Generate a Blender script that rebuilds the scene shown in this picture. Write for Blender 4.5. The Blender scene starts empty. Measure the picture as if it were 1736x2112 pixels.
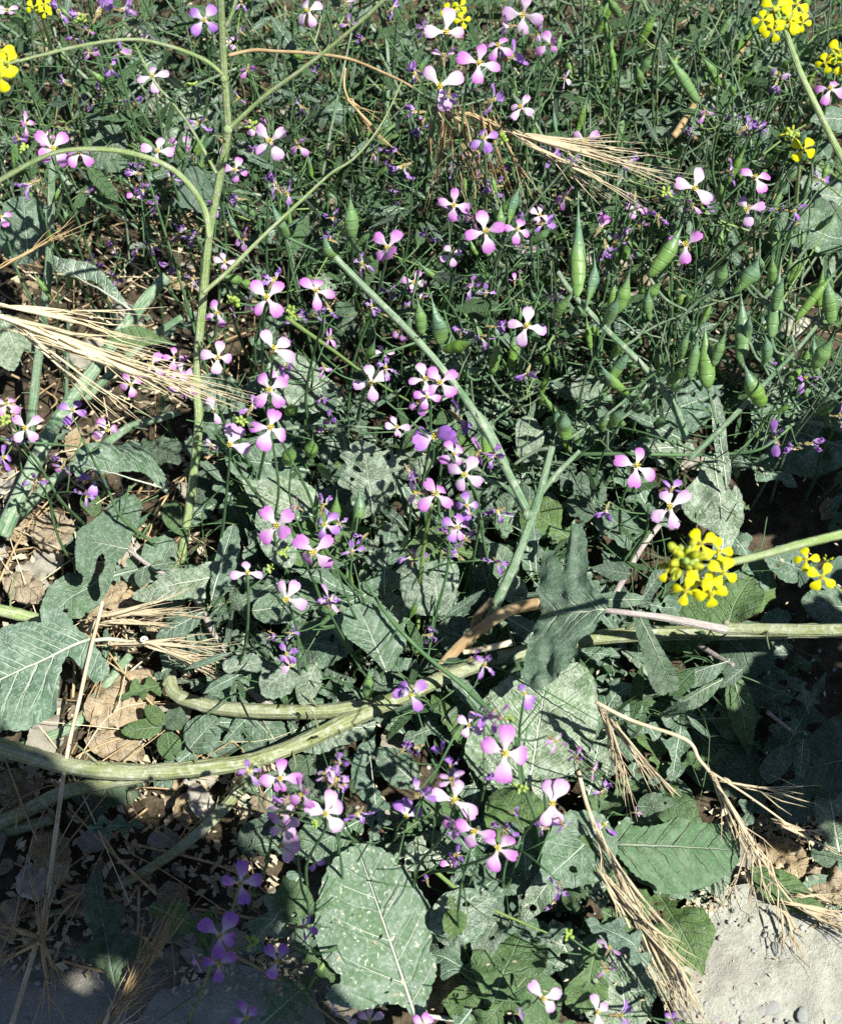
import bpy, math, random
from mathutils import Vector, Matrix, noise
from mathutils.geometry import delaunay_2d_cdt
random.seed(7)
R = math.radians
C = bpy.context.scene.collection
SC = bpy.context.scene

# ------------------------------------------------------------------ camera, sky, sun, exposure
CAM = Vector((0, -0.62, 1.05)); PITCH = 58.6; VF = 40.0
cd = bpy.data.cameras.new('camera'); cam = bpy.data.objects.new('camera', cd); C.objects.link(cam)
cam.location = CAM; cam.rotation_euler = (R(90 - PITCH), 0, 0)
cd.sensor_fit = 'VERTICAL'; cd.sensor_height = 22.2; cd.sensor_width = 14.8; cd.lens = 11.1 / math.tan(R(VF / 2))
cd.clip_start = 0.02; cd.clip_end = 200
cd.dof.use_dof = True; cd.dof.focus_distance = 1.08; cd.dof.aperture_fstop = 6.3
SC.camera = cam
SUN_EL, SUN_AZ = 60.0, -35.0                      # azimuth measured from +x
SUN = Vector((math.cos(R(SUN_EL)) * math.cos(R(SUN_AZ)), math.cos(R(SUN_EL)) * math.sin(R(SUN_AZ)), math.sin(R(SUN_EL))))
w = bpy.data.worlds.new('World'); SC.world = w; w.use_nodes = True
nt = w.node_tree; sky = nt.nodes.new('ShaderNodeTexSky'); sky.sky_type = 'NISHITA'; sky.sun_disc = False; sky.air_density = 0.75; sky.dust_density = 0.6; sky.altitude = 1200
sky.sun_elevation = R(SUN_EL); sky.sun_rotation = R(90 - SUN_AZ)
nt.links.new(sky.outputs[0], nt.nodes['Background'].inputs[0]); nt.nodes['Background'].inputs[1].default_value = 0.05
sl = bpy.data.lights.new('sun', 'SUN'); sl.energy = 5.0; sl.angle = R(0.6); sl.color = (1, 0.97, 0.89)
so = bpy.data.objects.new('sun', sl); C.objects.link(so); so.rotation_euler = SUN.to_track_quat('Z', 'Y').to_euler(); so.location = SUN * 5
vs = SC.view_settings; vs.view_transform = 'Standard'; vs.look = 'None'; vs.exposure = 1.0; vs.gamma = 1; vs.use_curve_mapping = False
SC.cycles.use_denoising = False
SC.cycles.max_bounces = 4; SC.cycles.diffuse_bounces = 2; SC.cycles.transparent_max_bounces = 4

# ------------------------------------------------------------------ photo geometry: a ray through a photo point meets a height
VW, VH = 1736.0, 2112.0
FWD = Vector((0, math.cos(R(PITCH)), -math.sin(R(PITCH)))); UPV = Vector((0, math.sin(R(PITCH)), math.cos(R(PITCH)))); RT = Vector((1, 0, 0))
TF = math.tan(R(VF / 2))
def ray(x, y): return FWD + RT * ((x - VW / 2) / (VH / 2) * TF) + UPV * (-(y - VH / 2) / (VH / 2) * TF)
def P(x, y, z=0.0):
    d = ray(x, y); return CAM + d * ((z - CAM.z) / d.z)
def onplane(x, y, o, n):
    d = ray(x, y); return CAM + d * ((o - CAM).dot(n) / d.dot(n))
def mpp(p): return (p - CAM).dot(FWD) * TF / (VH / 2)          # metres per photo pixel at p
def infrustum(p, m=0.0):
    r = p - CAM; d = r.dot(FWD)
    if d < 0.02: return False
    return abs(r.dot(RT)) / d < TF * VW / VH + m and abs(r.dot(UPV)) / d < TF + m
def tocam(p): return (CAM - p).normalized()
UP = Vector((0, 0, 1))

# ------------------------------------------------------------------ materials
def mat(name, build):
    m = bpy.data.materials.new(name); m.use_nodes = True; t = m.node_tree; t.nodes.clear()
    out = t.nodes.new('ShaderNodeOutputMaterial'); build(G(t), out); return m
class G:
    def __init__(s, t): s.t = t
    def n(s, typ, ins=None, **kw):
        nd = s.t.nodes.new(typ)
        for k, v in kw.items(): setattr(nd, k, v)
        for k, v in (ins or {}).items():
            if hasattr(v, 'is_linked') : s.t.links.new(v, nd.inputs[k])
            else: nd.inputs[k].default_value = v
        return nd
    def math(s, op, a, b=0.0, c=0.0, clamp=False):
        return s.n('ShaderNodeMath', {0: a, 1: b, 2: c}, operation=op, use_clamp=clamp).outputs[0]
    def mix(s, f, a, b, typ='MIX'):
        nd = s.n('ShaderNodeMix', data_type='RGBA', blend_type=typ)
        for i, v in ((0, f), (6, a), (7, b)):
            if hasattr(v, 'is_linked'): s.t.links.new(v, nd.inputs[i])
            else: nd.inputs[i].default_value = v if i == 0 or len(v) == 4 else (*v, 1)
        return nd.outputs[2]
    def step(s, x, a, b):
        return s.n('ShaderNodeMapRange', {0: x, 1: a, 2: b, 3: 0.0, 4: 1.0}, interpolation_type='SMOOTHSTEP').outputs[0]
    def noise(s, vec, scale, detail=3.0, rough=0.55):
        return s.n('ShaderNodeTexNoise', {'Vector': vec, 'Scale': scale, 'Detail': detail, 'Roughness': rough}).outputs[0]
    def link(s, a, b): s.t.links.new(a, b)
    def surf(s, out, col, rough=0.6, trans=0.0, bump=None, bstr=0.4, bdist=0.001, spec=0.3, tcol=None):
        p = s.n('ShaderNodeBsdfPrincipled', {'Base Color': col if hasattr(col, 'is_linked') else (*col, 1), 'Roughness': rough, 'Specular IOR Level': spec})
        nrm = None
        if bump is not None:
            nrm = s.n('ShaderNodeBump', {'Strength': bstr, 'Distance': bdist, 'Height': bump}).outputs[0]; s.link(nrm, p.inputs['Normal'])
        sh = p.outputs[0]
        if trans > 0:
            tc = tcol if tcol is not None else col
            tr = s.n('ShaderNodeBsdfTranslucent', {'Color': tc if hasattr(tc, 'is_linked') else (*tc, 1)})
            if nrm: s.link(nrm, tr.inputs['Normal'])
            mx = s.n('ShaderNodeMixShader', {0: trans}); s.link(sh, mx.inputs[1]); s.link(tr.outputs[0], mx.inputs[2]); sh = mx.outputs[0]
        s.link(sh, out.inputs[0])

def rnd(g): return g.n('ShaderNodeObjectInfo').outputs['Random']
def uvs(g):
    uv = g.n('ShaderNodeUVMap').outputs[0]; sp = g.n('ShaderNodeSeparateXYZ', {0: uv}); return uv, sp.outputs[0], sp.outputs[1]

def leaf_mat(name, green, dust, amt, vein=0.7, nlat=8.0, spots=0.0, trans=0.12, retic=0.45):
    def b(g, out):
        uv, u, y = uvs(g); r = rnd(g)
        off = g.n('ShaderNodeVectorMath', {0: uv, 1: g.n('ShaderNodeCombineXYZ', {0: g.math('MULTIPLY', r, 37.0), 1: g.math('MULTIPLY', r, 11.0)}).outputs[0]}, operation='ADD').outputs[0]
        ay = g.math('ABSOLUTE', y)
        warp = g.math('MULTIPLY', g.math('SUBTRACT', g.noise(off, 5.0), 0.5), 0.10)
        uw = g.math('ADD', u, warp)
        t = g.math('MULTIPLY', g.math('SUBTRACT', uw, g.math('MULTIPLY', ay, 0.85)), nlat)
        lat = g.step(g.math('PINGPONG', t, 0.5), 0.10, 0.0)
        lat = g.math('MULTIPLY', lat, g.step(ay, 0.42, 0.05))
        mid = g.step(g.math('ADD', ay, g.math('MULTIPLY', u, 0.007)), 0.016, 0.008)
        vor = g.n('ShaderNodeTexVoronoi', {'Vector': off, 'Scale': 17.0, 'Randomness': 1.0}, feature='DISTANCE_TO_EDGE').outputs[0]
        ret = g.math('MULTIPLY', g.math('MULTIPLY', g.step(vor, 0.08, 0.0), g.step(g.noise(off, 4.5, 2.0), 0.42, 0.62)), retic)
        vn = g.math('MAXIMUM', g.math('MAXIMUM', mid, g.math('MULTIPLY', lat, 0.85)), ret)
        big = g.noise(off, 3.2, 4.0); fine = g.noise(off, 38.0, 4.0, 0.7); mott = g.noise(off, 11.0, 5.0, 0.65)
        d = g.math('ADD', g.math('MULTIPLY', g.step(big, 0.35, 0.68), 0.55), g.math('MULTIPLY', g.step(mott, 0.45, 0.62), 0.75))
        d = g.math('ADD', g.math('MULTIPLY', d, amt), g.math('MULTIPLY', g.step(fine, 0.48, 0.66), amt * 0.9), clamp=True)
        hue = g.mix(r, green, (green[0] * 1.35, green[1] * 1.2, green[2] * 0.72))
        c = g.mix(d, hue, dust)
        if spots:
            s2 = g.n('ShaderNodeTexVoronoi', {'Vector': off, 'Scale': 17.0}).outputs[0]
            sm = g.math('MULTIPLY', g.step(g.math('SUBTRACT', g.noise(off, 36.0, 3.0, 0.5), g.math('MULTIPLY', s2, 0.12)), 0.535, 0.60), spots)
            c = g.mix(sm, c, (0.50, 0.50, 0.42))
        c = g.mix(g.math('MULTIPLY', vn, vein), c, (min(dust[0] * 1.5, .62), min(dust[1] * 1.5, .64), min(dust[2] * 1.42, .56)))
        h = g.math('ADD', g.math('MULTIPLY', vn, -0.8), g.math('ADD', g.math('MULTIPLY', fine, 0.5), g.math('MULTIPLY', mott, 0.7)))
        g.surf(out, c, 0.72, trans, h, 0.9, 0.0024, 0.25, (green[0] * 1.5, green[1] * 1.6, green[2] * .6))
    return mat(name, b)

def stem_mat(name, a, b_, bumpy=0.5, scale=(240, 240, 25), rough=0.5):
    def b(g, out):
        co = g.n('ShaderNodeTexCoord').outputs['Object']
        uv, u, v = uvs(g)
        sv = g.n('ShaderNodeMapping', {0: uv, 3: (15, 3.2, 1)}).outputs[0]
        streak = g.noise(sv, 1.0, 4.0, 0.6); mott = g.noise(co, 160.0, 4.0, 0.65); big = g.noise(co, 26.0, 2.0)
        f = g.math('ADD', g.math('MULTIPLY', g.step(streak, 0.40, 0.60), 0.75), g.math('MULTIPLY', g.step(big, 0.35, 0.68), 0.6), clamp=True)
        c = g.mix(f, a, b_)
        c = g.mix(g.math('MULTIPLY', g.step(mott, 0.50, 0.66), 0.6), c, (0.42, 0.44, 0.36))
        g.surf(out, c, rough, 0, g.math('ADD', g.math('MULTIPLY', streak, 1.6), mott), 0.75, 0.0022, 0.3)
    return mat(name, b)

def petal_mat(name, tip, base=(0.66, 0.57, 0.65), edge0=0.12, edge1=0.98, veins=0.5):
    def b(g, out):
        uv, x, y = uvs(g); r = rnd(g)
        t = g.math('ADD', y, g.math('MULTIPLY', g.math('SUBTRACT', r, 0.5), 0.22))
        t = g.math('ADD', t, g.math('MULTIPLY', g.math('ABSOLUTE', x), 0.10))
        f = g.step(t, edge0, edge1)
        c = g.mix(f, base, tip)
        vv = g.n('ShaderNodeMapping', {0: uv, 3: (26, 1.6, 1)}).outputs[0]
        vz = g.math('MULTIPLY', g.step(g.noise(vv, 1.0, 2.0), 0.56, 0.66), g.math('MULTIPLY', f, veins))
        c = g.mix(vz, c, (tip[0] * .5, tip[1] * .35, tip[2] * .6))
        c = g.mix(g.step(y, 0.14, 0.0), c, (0.62, 0.62, 0.28))
        g.surf(out, c, 0.55, 0.30, g.noise(vv, 1.0, 2.0), 0.35, 0.0008, 0.2)
    return mat(name, b)

def plain(name, a, b_, scale=60, rough=0.6, trans=0.0, bstr=0.4, obj=True):
    def b(g, out):
        co = g.n('ShaderNodeTexCoord').outputs['Object']
        n1 = g.noise(co, scale, 4.0, 0.6)
        c = g.mix(g.step(n1, 0.32, 0.68), a, b_)
        c = g.mix(g.math('MULTIPLY', rnd(g), 0.35), c, (a[0] * .6, a[1] * .6, a[2] * .55))
        g.surf(out, c, rough, trans, n1, bstr, 0.001, 0.3)
    return mat(name, b)

M = {}
GREY = (0.30, 0.345, 0.285)
M['leaf'] = leaf_mat('dusty_leaf', (0.050, 0.112, 0.072), (0.275, 0.35, 0.285), 0.50, 0.95, retic=0.5)
M['leaf_pale'] = leaf_mat('very_dusty_leaf', (0.072, 0.138, 0.095), (0.365, 0.43, 0.35), 0.68, 0.95, retic=0.55)
M['leaf_green'] = leaf_mat('fresh_leaf', (0.060, 0.130, 0.045), (0.22, 0.28, 0.19), 0.30, 0.45)
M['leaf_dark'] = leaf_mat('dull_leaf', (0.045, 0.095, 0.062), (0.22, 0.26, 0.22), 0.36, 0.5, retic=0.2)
M['leaf_spot'] = leaf_mat('spotted_leaf', (0.062, 0.128, 0.090), (0.235, 0.295, 0.245), 0.58, 0.35, 5.0, 0.75, retic=0.22)
M['leaf_mid'] = leaf_mat('grey_green_leaf', (0.065, 0.125, 0.078), (0.24, 0.30, 0.24), 0.42, 0.5, 3.0, retic=0.1)
M['leaf_lance'] = leaf_mat('lance_leaf', (0.040, 0.095, 0.045), (0.14, 0.20, 0.13), 0.3, 0.3, retic=0.1)
M['leaf_rib'] = leaf_mat('ribbed_leaf', (0.055, 0.125, 0.070), (0.22, 0.29, 0.215), 0.34, 0.35, 7.0, retic=0.1)
M['vein_dull'] = plain('dull_vein', (0.17, 0.22, 0.15), (0.25, 0.29, 0.22), 120)
M['vein'] = plain('leaf_vein', (0.36, 0.42, 0.32), (0.47, 0.50, 0.42), 120)
M['stem'] = stem_mat('green_stem', (0.20, 0.31, 0.09), (0.33, 0.41, 0.20))
M['stem_glauc'] = stem_mat('bluish_stem', (0.095, 0.195, 0.095), (0.225, 0.315, 0.205))
M['stem_dusty'] = stem_mat('dusty_stem', (0.165, 0.20, 0.06), (0.285, 0.31, 0.19))
M['stem_purple'] = stem_mat('purplish_stem', (0.30, 0.24, 0.235), (0.42, 0.38, 0.36))
M['thin'] = plain('thin_stem', (0.05, 0.115, 0.045), (0.10, 0.18, 0.08), 40)
M['thinlight'] = plain('thin_light_stem', (0.15, 0.25, 0.06), (0.20, 0.30, 0.10), 40)
def pod_b(g, out):
    uv, u, v = uvs(g); r = rnd(g); co = g.n('ShaderNodeTexCoord').outputs['Object']
    band = g.step(g.math('PINGPONG', g.math('MULTIPLY', v, 5.0), 0.5), 0.10, 0.0)
    c = g.mix(r, (0.125, 0.235, 0.035), (0.12, 0.215, 0.09))
    c = g.mix(g.step(v, 0.55, 1.0), c, (0.10, 0.185, 0.115))
    c = g.mix(g.math('MULTIPLY', band, 0.3), c, (0.05, 0.12, 0.035))
    c = g.mix(g.math('MULTIPLY', g.step(g.noise(uv, 9.0, 4.0), 0.55, 0.75), 0.45), c, (0.27, 0.33, 0.22))
    g.surf(out, c, 0.42, 0.0, g.math('SUBTRACT', g.noise(uv, 14.0), g.math('MULTIPLY', band, 0.8)), 0.4, 0.001, 0.45)
M['pod'] = mat('green_pod', pod_b)
M['bud'] = plain('green_bud', (0.22, 0.33, 0.055), (0.30, 0.38, 0.10), 90)
M['calyx'] = plain('calyx', (0.27, 0.17, 0.12), (0.27, 0.27, 0.11), 150)
M['p_mauve'] = petal_mat('mauve_petal', (0.53, 0.185, 0.57))
M['p_pale'] = petal_mat('pale_petal', (0.58, 0.30, 0.64), edge0=0.25, edge1=1.15, veins=.35)
M['p_purple'] = petal_mat('purple_petal', (0.36, 0.16, 0.56), (0.62, 0.55, 0.72), 0.05, 0.8)
M['p_wilt'] = petal_mat('wilted_petal', (0.30, 0.14, 0.46), (0.60, 0.52, 0.66), 0.1, 0.9, 0.5)
M['stamen'] = plain('stamen', (0.62, 0.50, 0.04), (0.50, 0.47, 0.08), 400)
def ypet(g, out):
    uv, x, y = uvs(g)
    c = g.mix(g.step(y, 0.0, 0.35), (0.55, 0.55, 0.03), (0.64, 0.625, 0.006))
    g.surf(out, c, 0.5, 0.28, g.noise(uv, 12.0), 0.3, 0.001, 0.25)
M['yellow'] = mat('yellow_petal', ypet)
M['ybud'] = plain('yellow_bud', (0.42, 0.42, 0.02), (0.24, 0.32, 0.03), 200)
M['straw'] = plain('straw', (0.62, 0.51, 0.31), (0.74, 0.66, 0.46), 70, 0.5)
M['straw_mid'] = plain('tan_straw', (0.40, 0.325, 0.205), (0.60, 0.515, 0.36), 70, 0.5)
M['straw_dark'] = plain('brown_straw', (0.34, 0.23, 0.115), (0.50, 0.38, 0.21), 70, 0.55)
M['litter'] = leaf_mat('dry_leaf', (0.24, 0.19, 0.13), (0.43, 0.365, 0.27), 0.62, 0.45, 6.0, trans=0.06, retic=0.3)
M['litter_grey'] = plain('grey_dry_leaf', (0.25, 0.235, 0.19), (0.40, 0.38, 0.32), 60, 0.85, 0.05, 0.8)
def rub(g, out):
    co = g.n('ShaderNodeTexCoord').outputs['Object']; r = rnd(g)
    n1 = g.noise(co, 90.0, 5.0, 0.65)
    c = g.mix(g.step(n1, 0.35, 0.65), (0.21, 0.22, 0.215), (0.35, 0.345, 0.31))
    c = g.mix(g.math('MULTIPLY', r, 0.4), c, (0.25, 0.29, 0.32))
    g.surf(out, c, 0.8, 0, n1, 0.6, 0.001)
M['stone'] = mat('stone', rub)
def soilb(g, out):
    co = g.n('ShaderNodeTexCoord').outputs['Object']
    sp = g.n('ShaderNodeSeparateXYZ', {0: co})
    n1 = g.noise(co, 9.0, 5.0); n2 = g.noise(co, 70.0, 6.0, 0.7); n3 = g.noise(co, 420.0, 3.0, 0.6)
    c = g.mix(g.step(n2, 0.35, 0.65), (0.035, 0.028, 0.018), (0.10, 0.078, 0.052))
    dusty = g.math('MULTIPLY', g.step(g.math('ADD', sp.outputs[1], g.math('MULTIPLY', g.math('SUBTRACT', n1, 0.5), 0.25)), -0.30, -0.37), g.step(sp.outputs[0], -0.02, -0.10))
    c2 = g.mix(g.step(n2, 0.3, 0.7), (0.27, 0.255, 0.215), (0.37, 0.355, 0.305))
    c = g.mix(dusty, c, c2)
    c = g.mix(g.math('MULTIPLY', g.step(n3, 0.58, 0.75), 0.25), c, (0.32, 0.30, 0.26))
    g.surf(out, c, 0.95, 0, g.math('ADD', n2, g.math('MULTIPLY', n3, 0.6)), 0.9, 0.004, 0.1)
M['soil'] = mat('soil', soilb)
def slabb(g, out):
    co = g.n('ShaderNodeTexCoord').outputs['Object']
    n1 = g.noise(co, 14.0, 4.0); n2 = g.noise(co, 90.0, 6.0, 0.7); n3 = g.noise(co, 520.0, 3.0, 0.7)
    v = g.n('ShaderNodeTexVoronoi', {'Vector': co, 'Scale': 130.0}).outputs[0]
    c = g.mix(g.step(n2, 0.3, 0.7), (0.285, 0.295, 0.25), (0.405, 0.41, 0.355))
    c = g.mix(g.math('MULTIPLY', g.step(n1, 0.42, 0.66), 0.75), c, (0.25, 0.235, 0.21))
    c = g.mix(g.math('MULTIPLY', g.step(n3, 0.58, 0.72), 0.5), c, (0.15, 0.15, 0.14))
    c = g.mix(g.math('MULTIPLY', g.step(v, 0.22, 0.12), 0.3), c, (0.45, 0.45, 0.41))
    g.surf(out, c, 0.95, 0, g.math('ADD', g.math('MULTIPLY', n2, 1.2), g.math('MULTIPLY', n3, 0.5)), 0.9, 0.0035, 0.1)
M['slab'] = mat('dusty_concrete', slabb)
M['red'] = plain('red_shell', (0.55, 0.04, 0.01), (0.50, 0.03, 0.01), 300, 0.25)
M['black'] = plain('black_shell', (0.012, 0.012, 0.012), (0.02, 0.02, 0.02), 300, 0.3)
M['white'] = plain('white_shell', (0.72, 0.70, 0.66), (0.60, 0.57, 0.52), 300, 0.4)
M['bark'] = plain('bark', (0.16, 0.12, 0.08), (0.24, 0.19, 0.13), 60, 0.9)

# ------------------------------------------------------------------ mesh builder and object helpers
class MB:
    def __init__(s): s.v = []; s.f = []; s.uv = []; s.mi = []
    def add(s, vs, fs, uvs_, mi=0):
        o = len(s.v); s.v += [tuple(v) for v in vs]
        for f in fs:
            s.f.append([i + o for i in f]); s.uv += [uvs_[i] for i in f]; s.mi.append(mi)
    def tube(s, pts, rad, n=7, mi=0, cap=True, ridge=0.0):
        m = len(pts); vs = []; us = []; L = 0.0; prev = None
        ref = Vector((0.3, 0.1, 0.9))
        for i, p in enumerate(pts):
            t = (pts[min(i + 1, m - 1)] - pts[max(i - 1, 0)])
            t = t.normalized() if t.length > 1e-9 else UP
            if prev is None:
                a = t.cross(ref); a = a.normalized() if a.length > 1e-4 else t.orthogonal().normalized()
            else:
                a = prev - t * prev.dot(t); a = a.normalized() if a.length > 1e-6 else t.orthogonal().normalized()
            prev = a; b = t.cross(a)
            if i: L += (p - pts[i - 1]).length
            r = rad[i] if isinstance(rad, (list, tuple)) else rad
            for k in range(n):
                an = 2 * math.pi * k / n
                vs.append(p + (a * math.cos(an) + b * math.sin(an)) * (r * (1 + ridge * math.cos(5 * an)))); us.append((k / n, L * 8))
        fs = [[i * n + k, i * n + (k + 1) % n, (i + 1) * n + (k + 1) % n, (i + 1) * n + k] for i in range(m - 1) for k in range(n)]
        if cap and n > 3: fs += [list(range(n - 1, -1, -1)), list(range((m - 1) * n, m * n))]
        s.add(vs, fs, us, mi)
    def ball(s, c, rx, ax=None, rz=None, n=7, m=5, mi=0):
        ax = (ax or UP).normalized(); rz = rz or rx; a = ax.orthogonal().normalized(); b = ax.cross(a)
        pts = []; vs = []; us = []
        for i in range(m + 1):
            th = math.pi * i / m
            for k in range(n):
                an = 2 * math.pi * k / n
                vs.append(c + (a * math.cos(an) + b * math.sin(an)) * (rx * math.sin(th)) - ax * (rz * math.cos(th))); us.append((k / n, i / m))
        s.add(vs, [[i * n + k, i * n + (k + 1) % n, (i + 1) * n + (k + 1) % n, (i + 1) * n + k] for i in range(m) for k in range(n)], us, mi)
    def mesh(s, name, mats, smooth=True):
        me = bpy.data.meshes.new(name); me.from_pydata(s.v, [], s.f)
        ul = me.uv_layers.new(name='UVMap'); ul.data.foreach_set('uv', [c for u in s.uv for c in u])
        for m in (mats if isinstance(mats, (list, tuple)) else [mats]): me.materials.append(m)
        me.polygons.foreach_set('material_index', s.mi)
        if smooth: me.polygons.foreach_set('use_smooth', [True] * len(s.f))
        me.update(); return me
def link(name, data, parent=None, loc=None, mtx=None):
    o = bpy.data.objects.new(name, data); C.objects.link(o)
    if mtx is not None: o.matrix_local = mtx
    elif loc is not None: o.location = loc
    if parent is not None: o.parent = parent
    return o
def tag(o, label=None, cat=None, group=None, kind=None):
    for k, v in (('label', label), ('category', cat), ('group', group), ('kind', kind)):
        if v: o[k] = v
    return o
def thing(name, loc, label, cat, group=None):
    return tag(link(name, None, loc=loc), label, cat, group)
def part(name, mb, mats, root, smooth=True):
    """a part whose builder holds world coordinates"""
    me = mb.mesh(name, mats, smooth); o = link(name, me, root)
    if root is not None:
        w = root.location.copy(); r = root.parent
        while r is not None: w += r.location; r = r.parent
        me.transform(Matrix.Translation(-w))
    return o
def dup(o, parent=None):
    c = o.copy(); C.objects.link(c)
    if parent is not None: c.parent = parent
    for ch in list(o.children): dup(ch, c)
    return c
def spline(pts, k=6):
    out = []
    n = len(pts)
    for i in range(n - 1):
        p0 = pts[max(i - 1, 0)]; p1 = pts[i]; p2 = pts[i + 1]; p3 = pts[min(i + 2, n - 1)]
        for j in range(k):
            t = j / k
            out.append(0.5 * ((2 * p1) + (p2 - p0) * t + (2 * p0 - 5 * p1 + 4 * p2 - p3) * t * t + (3 * p1 - p0 - 3 * p2 + p3) * t ** 3))
    out.append(pts[-1].copy()); return out
def path(px, z0, z1, k=6):
    """photo points with a height that runs from z0 to z1 along them (or its own third number)"""
    L = [0]
    for a, b in zip(px, px[1:]): L.append(L[-1] + math.hypot(b[0] - a[0], b[1] - a[1]))
    return spline([P(p[0], p[1], p[2] if len(p) > 2 else z0 + (z1 - z0) * l / L[-1]) for p, l in zip(px, L)], k)
def jit(a): return random.uniform(-a, a)
def stem_tube(mb, pts, w0, w1, n=9, mi=0, wob=0.13):
    m = len(pts); s0 = random.random() * 50
    mb.tube(pts, [((w0 + (w1 - w0) * i / (m - 1)) * 0.5 * mpp(p)) * (1 + wob * noise.noise(Vector((i * 0.6, s0, 0)))) for i, p in enumerate(pts)], 20 if w0 >= 16 else n, mi, ridge=0.055 if w0 >= 16 else 0)

# ------------------------------------------------------------------ leaves
def resample(poly, step):
    out = []
    n = len(poly)
    for i in range(n):
        a = Vector(poly[i]); b = Vector(poly[(i + 1) % n]); k = max(1, int((b - a).length / step))
        for j in range(k): out.append(a + (b - a) * (j / k))
    return out
def smooth_poly(poly, k=4):
    pts = [Vector((p[0], p[1], 0)) for p in poly]; n = len(pts); out = []
    for i in range(n):
        p0, p1, p2, p3 = pts[i - 1], pts[i], pts[(i + 1) % n], pts[(i + 2) % n]
        for j in range(k):
            t = j / k
            q = 0.5 * ((2 * p1) + (p2 - p0) * t + (2 * p0 - 5 * p1 + 4 * p2 - p3) * t * t + (3 * p1 - p0 - 3 * p2 + p3) * t ** 3)
            out.append((q.x, q.y))
    return out
def inside(p, poly):
    c = False; j = len(poly) - 1
    for i in range(len(poly)):
        a = poly[i]; b = poly[j]
        if (a[1] > p[1]) != (b[1] > p[1]) and p[0] < (b[0] - a[0]) * (p[1] - a[1]) / (b[1] - a[1]) + a[0]: c = not c
        j = i
    return c
def leaf_flat(poly, holes=(), step=0.045, tooth=0.016, period=0.065, seed=0):
    """2D outline (u along the leaf, y across, leaf length 1) -> points and triangles, teeth along the edge"""
    bd = resample(poly, min(0.022, step * 0.6)); n = len(bd); s = 0.0; out = []
    area = sum(bd[i].x * bd[(i + 1) % n].y - bd[(i + 1) % n].x * bd[i].y for i in range(n))
    sg = 1 if area > 0 else -1
    for i in range(n):
        t = bd[(i + 1) % n] - bd[i - 1]; nn = Vector((t.y, -t.x)).normalized() * sg if t.length > 1e-9 else Vector((0, 0))
        s += (bd[i] - bd[i - 1]).length
        ph = s / period + 0.8 * noise.noise(Vector((s * 3, seed, 0)))
        out.append(bd[i] + nn * tooth * (abs(math.sin(math.pi * ph)) - 0.45) * (0.7 + 0.6 * noise.noise(Vector((s * 5, seed + 9, 0)))))
    xs = [p.x for p in out]; ys = [p.y for p in out]
    pts = list(out)
    bl = [(p.x, p.y) for p in poly] if hasattr(poly[0], 'x') else poly
    hp = []
    for (hx, hy, hr) in holes:
        ring = [Vector((hx + hr * math.cos(a * 0.785) * random.uniform(.7, 1.25), hy + hr * math.sin(a * 0.785) * random.uniform(.7, 1.25))) for a in range(8)]
        hp.append(ring)
    edges = [(i, (i + 1) % n) for i in range(n)]
    for ring in hp:
        o = len(pts); pts += ring; edges += [(o + i, o + (i + 1) % 8) for i in range(8)]
    x = min(xs)
    row = 0
    while x < max(xs):
        y = min(ys) + (step / 2 if row % 2 else 0)
        while y < max(ys):
            q = (x + jit(step * .15), y + jit(step * .15))
            if inside(q, bl) and all((Vector(q) - b).length > step * 0.38 for b in out[::2]): pts.append(Vector(q))
            y += step
        x += step * 0.87; row += 1
    r = delaunay_2d_cdt(pts, edges, [], 1, 1e-5)
    vs, fs = r[0], r[2]
    if hp:
        fs = [f for f in fs if not any(inside((sum(vs[i].x for i in f) / 3, sum(vs[i].y for i in f) / 3), [(q.x, q.y) for q in ring]) for ring in hp)]
    fs = [f for f in fs if inside((sum(vs[i].x for i in f) / 3, sum(vs[i].y for i in f) / 3), [(q.x, q.y) for q in out])]
    return vs, fs
def leaf_z(u, y, o):
    z = o.get('fold', 0.12) * abs(y) - o.get('curl', 0.5) * y * y + o.get('arch', 0.05) * math.sin(math.pi * min(max(u, 0), 1))
    sd = o.get('seed', 0)
    z += o.get('wave', 0.03) * noise.noise(Vector((u * 4.2, y * 5 + sd, sd * 1.7))) * 1.6
    z += o.get('edge', 0.10) * abs(y) * noise.noise(Vector((u * 9, sd + (5 if y > 0 else 0), 3.3))) * 2
    z += o.get('pucker', 0.017) * abs(math.sin(math.pi * o.get('nlat', 8) * (u - 0.85 * abs(y))))
    z += o.get('crinkle', 0.010) * noise.noise(Vector((u * 22, y * 22, sd)))
    z -= o.get('droop', 0.0) * max(u - 0.4, 0) ** 2
    return z
def leaf_outline(kind, asp):
    """half outline width as a function of u; asp = full width / length"""
    hw = asp / 2; N = 40; up = []; lo = []
    def f(u, side):
        if kind == 'oval': return math.sin(math.pi * u ** 0.85) ** 0.62
        if kind == 'lance': return math.sin(math.pi * u ** 0.7) ** 0.9
        if kind == 'round': return (max(0, 1 - (2 * u - 1) ** 2)) ** 0.5
        if kind == 'lyrate':
            a = math.exp(-((u - 0.66) / 0.27) ** 4) * (1 if u < .66 else (max(0, 1 - ((u - .66) / .34) ** 2)) ** .5)
            b = 0.55 * math.exp(-((u - 0.26 - 0.02 * side) / 0.055) ** 2) + 0.36 * math.exp(-((u - 0.12 - 0.02 * side) / 0.04) ** 2)
            return max(a, b, 0.04 * (1 - u))
        if kind == 'lobed':
            e = math.sin(math.pi * u ** 0.8) ** 0.6
            return e * (0.62 + 0.38 * math.cos(2 * math.pi * (3.2 * u + 0.13 * side)))
        return math.sin(math.pi * u)
    for i in range(1, N):
        u = i / N; up.append((u, max(0.012, f(u, 1)) * hw)); lo.append((u, -max(0.012, f(u, -1)) * hw))
    return [(0, 0)] + up + [(1, 0)] + lo[::-1]
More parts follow.
